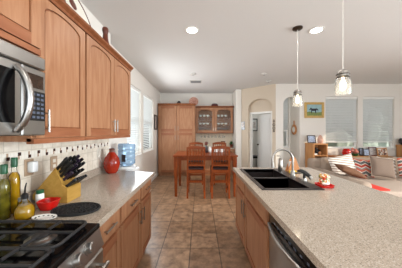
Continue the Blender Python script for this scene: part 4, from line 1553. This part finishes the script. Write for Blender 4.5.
m0 = thing('mug', (0.42, 4.85, TZ), 'white mug on the dining table near the white pitcher vase', 'mug')
MB().lathe([(0.035, 0), (0.042, 0.005), (0.044, 0.095), (0.041, 0.095), (0.038, 0.01)], 0.42, 4.85, TZ + 0.001, 18).build('body', M['palecup'], m0, True)
MB().tube([(0.462, 4.85, TZ + 0.08), (0.488, 4.85, TZ + 0.07), (0.488, 4.85, TZ + 0.035), (0.462, 4.85, TZ + 0.02)], 0.006, 8).build('handle', M['palecup'], m0, True)
dup(m0, (0.56, 4.85, TZ), 'white mug on the dining table nearer the island')

# ================================================================== DIAGONAL WALL DOOR, STUDY
hinge = DM @ Vector((e1 - 0.012, 0.21, 0))
free = Vector((1.925, 6.30, 0))
du = Vector((free.x - hinge.x, free.y - hinge.y))
DL = du.length
XM = frame_matrix((hinge.x, hinge.y), (du.x, du.y))
root = bpy.data.objects.new('door_1', None)
COL.objects.link(root)
root.location = (hinge.x, hinge.y, 0)
root['kind'] = 'structure'
XD_ = XM
dm = MB(XD_)
dm.box(0.01, DL, -0.035, 0.0, 0.01, ez - 0.005)
dm.build('door_leaf', M['door_white'], root)
dm = MB(XD_)
for z0_, z1_ in ((0.2, 0.85), (1.0, 1.85)):
    for t0, t1 in ((0.0, 0.006),):
        dm.box(0.10, DL - 0.10, t0, t1, z0_, z0_ + 0.03)
        dm.box(0.10, DL - 0.10, t0, t1, z1_ - 0.03, z1_)
        dm.box(0.10, 0.13, t0, t1, z0_ + 0.03, z1_ - 0.03)
        dm.box(DL - 0.13, DL - 0.10, t0, t1, z0_ + 0.03, z1_ - 0.03)
dm.build('door_panel', M['door_white'], root)
dm = MB(XD_)
for sgn in (1, -1):
    y0_ = 0.0 if sgn > 0 else -0.035
    dm.tube([(DL - 0.06, y0_, 1.02), (DL - 0.06, y0_ + sgn * 0.04, 1.02)], [0.012, 0.026], 12)
    dm.tube([(DL - 0.06, y0_ + sgn * 0.04, 1.02), (DL - 0.06, y0_ + sgn * 0.06, 1.02)], [0.026, 0.018], 12)
dm.build('door_knob', M['bronze'], root, True)
for hz in (0.25, 1.0, 1.75):
    MB(XD_).box(0.0, 0.03, 0.0, 0.008, hz - 0.05, hz + 0.05).build('hinge', M['bronze'], root)
r = thing('study_picture', (2.2, 7.59, 1.7), 'black framed picture seen through the arched doorway', 'picture')
MB().box(2.07, 2.10, 7.57, 7.598, 1.47, 1.96).box(2.28, 2.31, 7.57, 7.598, 1.47, 1.96).box(2.10, 2.28, 7.57, 7.598, 1.47, 1.50).box(2.10, 2.28, 7.57, 7.598, 1.93, 1.96).build('frame', M['black'], r)
MB().box(2.10, 2.28, 7.585, 7.598, 1.50, 1.93).build('mat_board', M['matwhite'], r)
MB().box(2.14, 2.24, 7.582, 7.585, 1.60, 1.84).build('print', M['photo'], r)
# dark chair in the study
r = thing('office_chair', (2.14, 7.17, 0), 'dark upright office chair seen through the arched doorway', 'chair')
MB().box(1.90, 1.97, 6.98, 7.36, 0.62, 1.14, b=0.02, seg=2).build('backrest', M['black'], r)
MB().box(1.97, 2.34, 6.97, 7.37, 0.46, 0.54, b=0.02, seg=2).build('seat', M['black'], r)
MB().tube([(2.14, 7.17, 0.08), (2.14, 7.17, 0.46)], 0.025, 10).build('gas_column', M['steel'], r, True)
MB().tube([(2.0, 7.17, 0.5), (1.94, 7.17, 0.6), (1.935, 7.17, 0.7)], 0.015, 8).build('back_bracket', M['steel'], r, True)
for k in range(5):
    a = 2 * PI * k / 5 + 0.3
    MB().tube([(2.14, 7.17, 0.10), (2.14 + 0.24 * math.cos(a), 7.17 + 0.24 * math.sin(a), 0.06)], [0.02, 0.013], 8).ball((2.14 + 0.24 * math.cos(a), 7.17 + 0.24 * math.sin(a), 0.028), 0.027, n=10).build('leg', M['steel'], r, True)
# thermostat on the diagonal wall near the wing wall
r = thing('thermostat', tuple(DM @ Vector((0.07, -0.01, 1.63))), 'grey framed wall keypad between the nook and the arched doorway', 'keypad')
MB(DM).box(0.010, 0.125, -0.022, -0.001, 1.50, 1.76, b=0.004).build('case', M['graytop'], r)
MB(DM).box(0.024, 0.111, -0.025, -0.022, 1.59, 1.73).build('screen', M['photo'], r)
# metal wall decor to the other side of the doorway
r = thing('metal_wall_art', tuple(DM @ Vector((1.01, -0.01, 1.6))), 'dark wrought metal wall ornament beside the arched doorway', 'wall ornament')
w_ = MB(DM)
w_.tube([(1.024, -0.012, 1.42), (1.024, -0.012, 1.80)], 0.007, 6)
for zc, rr in ((1.74, 0.022), (1.64, 0.034), (1.54, 0.038), (1.46, 0.024)):
    for sgn in (-1, 1):
        w_.tube([(1.024 + sgn * rr * math.sin(t_ * PI / 8), -0.012, zc + rr * 0.9 * math.cos(t_ * PI / 8)) for t_ in range(9)], 0.006, 6)
w_.build('scrollwork', M['bronze'], r, True)

# ================================================================== FAMILY ROOM WALL
# wooden paddle ornament on the alcove side wall
r = thing('wooden_paddle', (A1, 5.62, 1.6), 'oval wooden paddle hanging on the side of the arched alcove', 'wall ornament')
X = Matrix.Translation((A1 - 0.045, 5.66, 1.50)) @ Matrix.Rotation(PI / 2 + 0.18, 4, 'Z') @ Matrix.Rotation(PI / 2, 4, 'X')
MB(X).lathe([(0.085, -0.012), (0.09, -0.008), (0.09, 0.008), (0.085, 0.012)], 0, 0, 0, 28, 1.3, 1.7).build('board', M['orangewood'], r, True)
MB(X).box(-0.02, 0.02, 0.145, 0.27, -0.009, 0.009, b=0.006).build('handle', M['orangewood'], r)
MB(X).lathe([(0.05, -0.014), (0.05, 0.014)], 0, 0, 0, 22, 1.2, 1.7).build('inset', M['matwhite'], r, True)

# horse painting
px0, px1, pz0, pz1 = 2.985, 3.54, 1.83, 2.275
r = thing('horse_painting', ((px0 + px1) / 2, YL, pz0), 'gold-framed painting of a dark horse in a green meadow', 'painting')
f = MB()
fw = 0.065
for (a, b, c_, d_) in ((px0, px0 + fw, pz0, pz1), (px1 - fw, px1, pz0, pz1), (px0 + fw, px1 - fw, pz0, pz0 + fw), (px0 + fw, px1 - fw, pz1 - fw, pz1)):
    f.box(a, b, YL - 0.035, YL - 0.001, c_, d_, b=0.006)
f.build('frame', M['gold'], r)
MB().box(px0 + fw, px1 - fw, YL - 0.016, YL - 0.001, pz0 + fw, pz1 - fw).build('sky', M['sky_paint'], r)
MB().prism([(px0 + fw, pz0 + fw), (px1 - fw, pz0 + fw), (px1 - fw, pz0 + 0.17), (3.3, pz0 + 0.155), (3.12, pz0 + 0.18), (px0 + fw, pz0 + 0.165)], 'y', YL - 0.018, YL - 0.016).build('meadow', M['grass_paint'], r)
hs = MB()
cx, cz = 3.25, pz0 + 0.235
outl = [(-0.105, 0.02), (-0.125, 0.0), (-0.12, -0.02), (-0.085, 0.005), (-0.07, -0.02), (-0.075, -0.10), (-0.055, -0.10), (-0.045, -0.035), (0.03, -0.035), (0.045, -0.10), (0.065, -0.10), (0.06, -0.03), (0.09, 0.0), (0.115, -0.05), (0.12, 0.0), (0.09, 0.035), (0.02, 0.03), (-0.05, 0.03), (-0.08, 0.055), (-0.095, 0.05)]
hs.prism([(cx + u * 1.05, cz + v * 1.05) for u, v in outl], 'y', YL - 0.020, YL - 0.018)
hs.build('horse', M['horse_paint'], r)

# bookcase cubby
bx0, bx1, by0, by1 = 2.99, 3.36, 4.98, 5.38
r = thing('cube_bookcase', ((bx0 + bx1) / 2, 5.2, 0), 'oak cubby bookcase below the horse painting', 'bookcase')
bc = MB()
bc.box(bx0, bx0 + 0.025, by0, by1, 0, 1.10)
bc.box(bx1 - 0.025, bx1, by0, by1, 0, 1.10)
bc.box(bx0 + 0.025, bx1 - 0.025, by1 - 0.015, by1, 0, 1.10)
bc.build('case', M['oak'], r)
MB().box(bx0 - 0.01, bx1 + 0.01, by0 - 0.01, by1, 1.10, 1.125).build('top', M['oak'], r)
for z in (0.05, 0.42, 0.80):
    MB().box(bx0 + 0.025, bx1 - 0.025, by0, by1 - 0.015, z, z + 0.02).build('shelf', M['oak'], r)
r = thing('leaning_photo', (3.085, 5.2, 1.125), 'silver framed photo standing on the oak cubby bookcase', 'photo frame')
X = Matrix.Translation((3.085, 5.22, 1.127)) @ Matrix.Rotation(math.radians(-10), 4, 'X')
MB(X).box(-0.115, 0.115, -0.01, 0.01, 0, 0.215, b=0.003).build('frame', M['bronze'], r)
MB(X).box(-0.095, 0.095, -0.013, -0.01, 0.02, 0.195).build('photo', M['photocool'], r)
MB(X).box(-0.02, 0.02, 0.01, 0.016, 0.02, 0.12).build('stand', M['bronze'], r)
r = thing('blush_vase', (3.275, 5.15, 1.125), 'blush pink teardrop vase beside the silver framed photo', 'vase')
MB().lathe([(0.045, 0), (0.066, 0.03), (0.072, 0.08), (0.058, 0.15), (0.035, 0.20), (0.012, 0.225)], 3.275, 5.15, 1.126, 20).build('body', M['pinkvase'], r, True)
r = thing('figurine', (3.2, 5.12, 0.82), 'black and orange cat-like figurine inside the oak bookcase', 'figurine')
MB().ball((3.21, 5.16, 0.895), 0.07, 1.2, 0.8, 1.0).ball((3.14, 5.13, 0.97), 0.045).build('body', M['black'], r, True)
MB().ball((3.23, 5.10, 0.87), 0.035, 1.1, 0.8, 1.2).build('orange_patch', M['orangewood'], r, True)
r = thing('storage_book', (3.22, 5.12, 0.82), 'stack of pale paper on the bookcase shelf', 'paper')
r.name = 'folded_cloth'
r['label'] = 'folded white cloth on the bookcase shelf behind the sofa'
r['category'] = 'cloth'
MB().box(3.03, 3.12, 5.02, 5.20, 0.8205, 0.86, b=0.008).build('folds', M['palecup'], r)

# low console under the windows
kx0, kx1, ky0, ky1, kz = 3.62, 5.13, 5.02, 5.36, 0.78
r = thing('console_shelf', ((kx0 + kx1) / 2, 5.2, 0), 'long low oak console behind the sofa under the windows', 'console')
MB().box(kx0, kx1, ky0, ky1, kz - 0.03, kz).build('top', M['oak'], r)
for x in (kx0 + 0.02, (kx0 + kx1) / 2, kx1 - 0.05):
    MB().box(x, x + 0.03, ky0 + 0.01, ky1 - 0.01, 0, kz - 0.03).build('upright', M['oak'], r)
MB().box(kx0 + 0.05, kx1 - 0.05, ky0 + 0.02, ky1 - 0.02, 0.30, 0.325).build('shelf', M['oak'], r)


def wx_(px, Y):
    return (px - 199.5) * Y / 190.0


r = thing('red_pot', (wx_(346.5, 5.15), 5.15, kz), 'round red ceramic pot on the low console', 'pot')
MB().lathe([(0.055, 0), (0.09, 0.03), (0.105, 0.09), (0.09, 0.15), (0.07, 0.18), (0.075, 0.195), (0.062, 0.195), (0.06, 0.17)], wx_(346.5, 5.15), 5.15, kz + 0.001, 22).build('body', M['red'], r, True)
r = thing('flower_bowl', (wx_(355, 5.12), 5.12, kz), 'pale green bowl of pink flowers beside the red pot', 'flowers')
fxx = wx_(355, 5.12)
MB().lathe([(0.04, 0), (0.06, 0.02), (0.085, 0.07), (0.08, 0.07), (0.055, 0.025)], fxx, 5.12, kz + 0.001, 18).build('bowl', M['leaf'], r, True)
fl = MB()
for k in range(14):
    a = random.uniform(0, 2 * PI)
    q = random.uniform(0, 0.08)
    fl.ball((fxx + q * math.cos(a), 5.12 + q * math.sin(a), kz + 0.09 + random.uniform(0, 0.10)), random.uniform(0.025, 0.04), n=8)
fl.build('blossoms', M['pinkplush'], r, True)
for (p0, p1, y, h, fm, pmn, lab) in ((359.5, 364.5, 5.22, 0.21, 'black', 'photocool', 'narrow black photo frame beside the pink flowers'),
                                    (363.5, 370, 5.12, 0.20, 'darkframe', 'photocool', 'pale blue photo in a dark frame, in the middle of the console'),
                                    (369, 377.5, 5.20, 0.235, 'plumframe', 'photo', 'tall plum-coloured photo frame on the low console'),
                                    (377.5, 388, 5.12, 0.22, 'oak', 'collage', 'wide oak collage frame of small photos at the console end')):
    a, b = wx_(p0, y), wx_(p1, y)
    c0 = (a + b) / 2
    r = thing('photo_frame', (c0, y, kz), lab, 'photo frame', 'photo frames on the low console')
    X = Matrix.Translation((c0, y, kz + 0.0025)) @ Matrix.Rotation(math.radians(-10), 4, 'X')
    hw = (b - a) / 2 - 0.003
    MB(X).box(-hw, hw, -0.008, 0.008, 0, h, b=0.003).build('frame', M[fm], r)
    MB(X).box(-hw + 0.022, hw - 0.022, -0.011, -0.008, 0.022, h - 0.022).build('photo', M[pmn], r)
    MB(X).box(-0.015, 0.015, 0.008, 0.014, 0.0, h * 0.6).build('stand', M[fm], r)
# chest at the far end
r = thing('wooden_chest', (5.98, 5.15, 0), 'brown wooden chest standing past the console under the window', 'chest')
cx0, cx1 = 5.57, 6.4
MB().box(cx0, cx1, 4.98, 5.38, 0.0, 1.02, b=0.006).build('body', M['oak'], r)
MB().box(cx0 - 0.015, cx1 + 0.015, 4.965, 5.39, 1.02, 1.075, b=0.008).build('lid', M['oak'], r)
r = thing('dark_pot', (5.66, 5.26, 1.075), 'dark green pot on top of the wooden chest', 'pot')
MB().lathe([(0.05, 0), (0.10, 0.04), (0.11, 0.12), (0.08, 0.18), (0.07, 0.18)], 5.66, 5.26, 1.076, 20).build('body', M['darkjar'], r, True)

# ================================================================== SOFA
r = thing('sofa', (4.2, 3.8, 0), 'long taupe sofa with a pale seat facing the kitchen island', 'sofa')
SX_0, SX_1 = 2.64, 6.4
SYb0, SYb1 = 4.38, 4.70
MB().box(SX_0 + 0.03, SX_1, 3.10, SYb1 - 0.02, 0.06, 0.30, b=0.02).build('base', M['sofa'], r)
MB().box(SX_0, SX_1, SYb0 + 0.08, SYb1, 0.28, 0.80, b=0.07, seg=3).build('backrest', M['sofa'], r, True)
MB().box(SX_0 - 0.02, SX_0 + 0.18, 3.06, SYb1 - 0.02, 0.06, 0.61, b=0.07, seg=3).build('arm', M['sofa'], r, True)
for i in range(3):
    a = SX_0 + 0.18 + i * 1.2
    MB().box(a, a + 1.195, 3.08, SYb0 + 0.1, 0.30, 0.46, b=0.045, seg=3).build('seat_cushion', M['sofaseat'], r, True)
for a, b in ((2.83, 3.40), (3.41, 4.4), (4.41, 5.5)):
    MB(Matrix.Translation((0, 4.36, 0.45)) @ Matrix.Rotation(math.radians(-9), 4, 'X')).box(a, b, -0.05, 0.13, 0, 0.40, b=0.07, seg=3).build('back_cushion', M['sofa'], r, True)
for x, y in ((2.75, 3.2), (6.2, 3.2), (2.75, 4.5), (6.2, 4.5)):
    MB().lathe([(0.02, 0), (0.03, 0.06)], x, y, 0.001, 12).build('foot', M['darkframe'], r)


def pillow(label, mat, x, y, z, w, h, t, lean, yaw=0.0, roll=0.0, piping=None):
    z += 0.5 * w * abs(math.sin(roll)) * (1 if z < 0.6 else 0)
    r = thing('throw_pillow', (x, y, z), label, 'pillow')
    n = 12
    vs, fs = [], []
    for side in (-1, 1):
        for i in range(n + 1):
            for j in range(n + 1):
                u, v = -1 + 2 * i / n, -1 + 2 * j / n
                e = ((1 - abs(u) ** 2.4) * (1 - abs(v) ** 2.4)) ** 0.55
                pin = 1 - 0.07 * (1 - abs(v) ** 2) * abs(u) ** 3
                pin2 = 1 - 0.07 * (1 - abs(u) ** 2) * abs(v) ** 3
                vs.append((u * w / 2 * pin, side * t / 2 * e, v * h / 2 * pin2 + h / 2))
    m = (n + 1) ** 2
    for s_ in (0, 1):
        for i in range(n):
            for j in range(n):
                a = s_ * m + i * (n + 1) + j
                q = [a, a + 1, a + n + 2, a + n + 1]
                fs.append(q if s_ else q[::-1])
    mb = MB(Matrix.Identity(4))
    mb.add(vs, fs)
    me_o = mb.build('cover', mat, None, True)
    bm = bmesh.new()
    bm.from_mesh(me_o.data)
    bmesh.ops.remove_doubles(bm, verts=bm.verts[:], dist=1e-4)
    bmesh.ops.recalc_face_normals(bm, faces=bm.faces)
    bm.to_mesh(me_o.data)
    bm.free()
    for p in me_o.data.polygons:
        p.use_smooth = True
    me_o.parent = r
    if piping:
        pb = MB()
        ring = []
        for i in range(41):
            a = i / 40 * 4
            k, f_ = int(a) % 4, a - int(a)
            u, v = [(-1 + 2 * f_, -1), (1, -1 + 2 * f_), (1 - 2 * f_, 1), (-1, 1 - 2 * f_)][k]
            pin = 1 - 0.07 * (1 - abs(v) ** 2) * abs(u) ** 3
            pin2 = 1 - 0.07 * (1 - abs(u) ** 2) * abs(v) ** 3
            ring.append((u * w / 2 * pin, 0, v * h / 2 * pin2 + h / 2))
        pb.tube(ring, 0.007, 6)
        o = pb.build('piping', piping, None, True)
        o.parent = r
    r.rotation_euler = (lean, roll, yaw)
    return r


SZ = 0.462
pillow('white throw pillow with slanting taupe stripes at the sofa end', M['stripe'], 3.11, 4.02, SZ + 0.005, 0.54, 0.42, 0.15, math.radians(-14), roll=math.radians(-12))
pillow('red and grey patterned throw pillow between the striped and taupe pillows', M['kilim'], 3.47, 4.0, SZ, 0.44, 0.38, 0.14, math.radians(-16), roll=math.radians(6))
pillow('large plain taupe throw pillow in the middle of the sofa', M['taupe'], 3.69, 3.80, SZ + 0.012, 0.50, 0.42, 0.16, math.radians(-18), roll=math.radians(9), piping=M['sofa'])
pillow('taupe throw pillow with white bands, behind the large taupe pillow', M['estripe'], 3.98, 4.02, SZ, 0.42, 0.41, 0.12, math.radians(-14), roll=math.radians(8))
pillow('red patterned throw pillow past the large taupe one, toward the chest', M['kilim'], 4.36, 3.92, SZ, 0.48, 0.40, 0.14, math.radians(-16), roll=math.radians(7))
pillow('flat brown throw pillow lying on the sofa seat near the arm', M['brownpillow'], 2.80, 3.42, 0.665, 0.46, 0.34, 0.13, math.radians(-80), yaw=math.radians(-10), roll=math.radians(20))
# red throw along the seat
r = thing('red_throw', (3.2, 3.3, 0.462), 'red throw blanket folded across the pale sofa seat', 'blanket')
tb = MB()
tb.box(2.83, 3.14, 3.12, 3.68, 0.4615, 0.486, b=0.01, seg=2)
tb.build('fabric', M['redcloth'], r, True)

# ================================================================== CEILING FIXTURES
def can_light(x, y, label, power=11):
    r = thing('recessed_light', (x, y, CH), label, 'ceiling light', 'recessed ceiling lights')
    MB().lathe([(0.058, -0.001), (0.075, -0.008), (0.092, -0.006), (0.094, -0.001)], x, y, CH, 32).build('trim_ring', M['white'], r, True)
    MB().lathe([(0.055, -0.006), (0.068, -0.0085)], x, y, CH, 28).build('lens', M['lamp'], r, True)
    light('can_lamp', 'AREA', (x, y, CH - 0.012), power, (1.0, 0.97, 0.94), size=0.13, parent=r)


can_light(-0.10, 2.55, 'lit recessed ceiling light above the kitchen aisle', 5)
can_light(1.57, 2.55, 'lit recessed ceiling light beyond the island pendants', 12)
can_light(-0.10, 0.55, 'recessed ceiling light above the range end of the aisle', 3)
can_light(1.57, 0.55, 'recessed ceiling light above the camera end of the island', 8)
r = thing('ceiling_vent', (-0.10, 5.15, CH), 'square white air vent in the ceiling over the dining table', 'vent')
MB().box(-0.26, 0.06, 5.02, 5.28, CH - 0.012, CH - 0.0005, b=0.004).build('frame', M['detector'], r)
vs_ = MB()
for k in range(8):
    vs_.box(-0.235, 0.035, 5.045 + k * 0.027, 5.058 + k * 0.027, CH - 0.018, CH - 0.012)
vs_.build('louvre', M['graytop'], r)
for (px, py, lab) in ((193, 73.7, 'round white smoke detector above the dining table'), (264, 73.7, 'round white smoke detector on the ceiling near the arched doorway'), (268.5, 81, 'small round ceiling speaker next to the diagonal wall')):
    Y = 190 * (CH - H) / (132 - py)
    x = wx_(px, Y)
    r = thing('smoke_detector', (x, Y, CH), lab, 'smoke detector')
    MB().lathe([(0.068, -0.0005), (0.07, -0.012), (0.06, -0.028), (0.05, -0.032)], x, Y, CH, 24).build('housing', M['detector'], r, True)
    MB().lathe([(0.02, -0.032), (0.018, -0.037)], x, Y, CH, 14).build('test_button', M['graytop'], r, True)


def pendant(x, y, label):
    r = thing('pendant_light', (x, y, CH), label, 'pendant light')
    MB().lathe([(0.062, -0.0005), (0.062, -0.014), (0.05, -0.024), (0.012, -0.03)], x, y, CH, 24).build('canopy', M['bronze'], r, True)
    MB().tube([(x, y, CH - 0.028), (x, y, 1.985)], 0.0035, 6).build('cord', M['cordwhite'], r, True)
    MB().lathe([(0.012, 1.99), (0.044, 1.972), (0.046, 1.955), (0.046, 1.93), (0.040, 1.925)][::-1], x, y, 0, 22).build('cap', M['nickel'], r, True)
    gl = MB()
    gl.lathe([(0.038, 1.932), (0.041, 1.920), (0.058, 1.895), (0.061, 1.87), (0.061, 1.79), (0.056, 1.768), (0.052, 1.768), (0.0575, 1.79), (0.0575, 1.87), (0.054, 1.893), (0.037, 1.918)], x, y, 0, 26)
    gl.build('jar_shade', M['jarglass'], r, True)
    w_ = MB()
    for zz in (1.948, 1.918):
        w_.tube([(x + 0.049 * math.cos(a * PI / 12), y + 0.049 * math.sin(a * PI / 12), zz) for a in range(25)], 0.004, 6)
    w_.build('wire_bail', M['bronze'], r, True)
    MB().lathe([(0.010, 1.93), (0.013, 1.90), (0.026, 1.865), (0.028, 1.84), (0.018, 1.81), (0.004, 1.80)][::-1], x, y, 0, 16).build('bulb', M['bulb'], r, True)
    light('pendant_lamp', 'POINT', (x, y, 1.78), 0.5, (1.0, 0.85, 0.62), size=0.04, parent=r)


pendant(1.29, 2.50, 'glass jar pendant light hanging over the sink end of the island')
pendant(1.29, 1.71, 'glass jar pendant light hanging nearer the kitchen over the island')
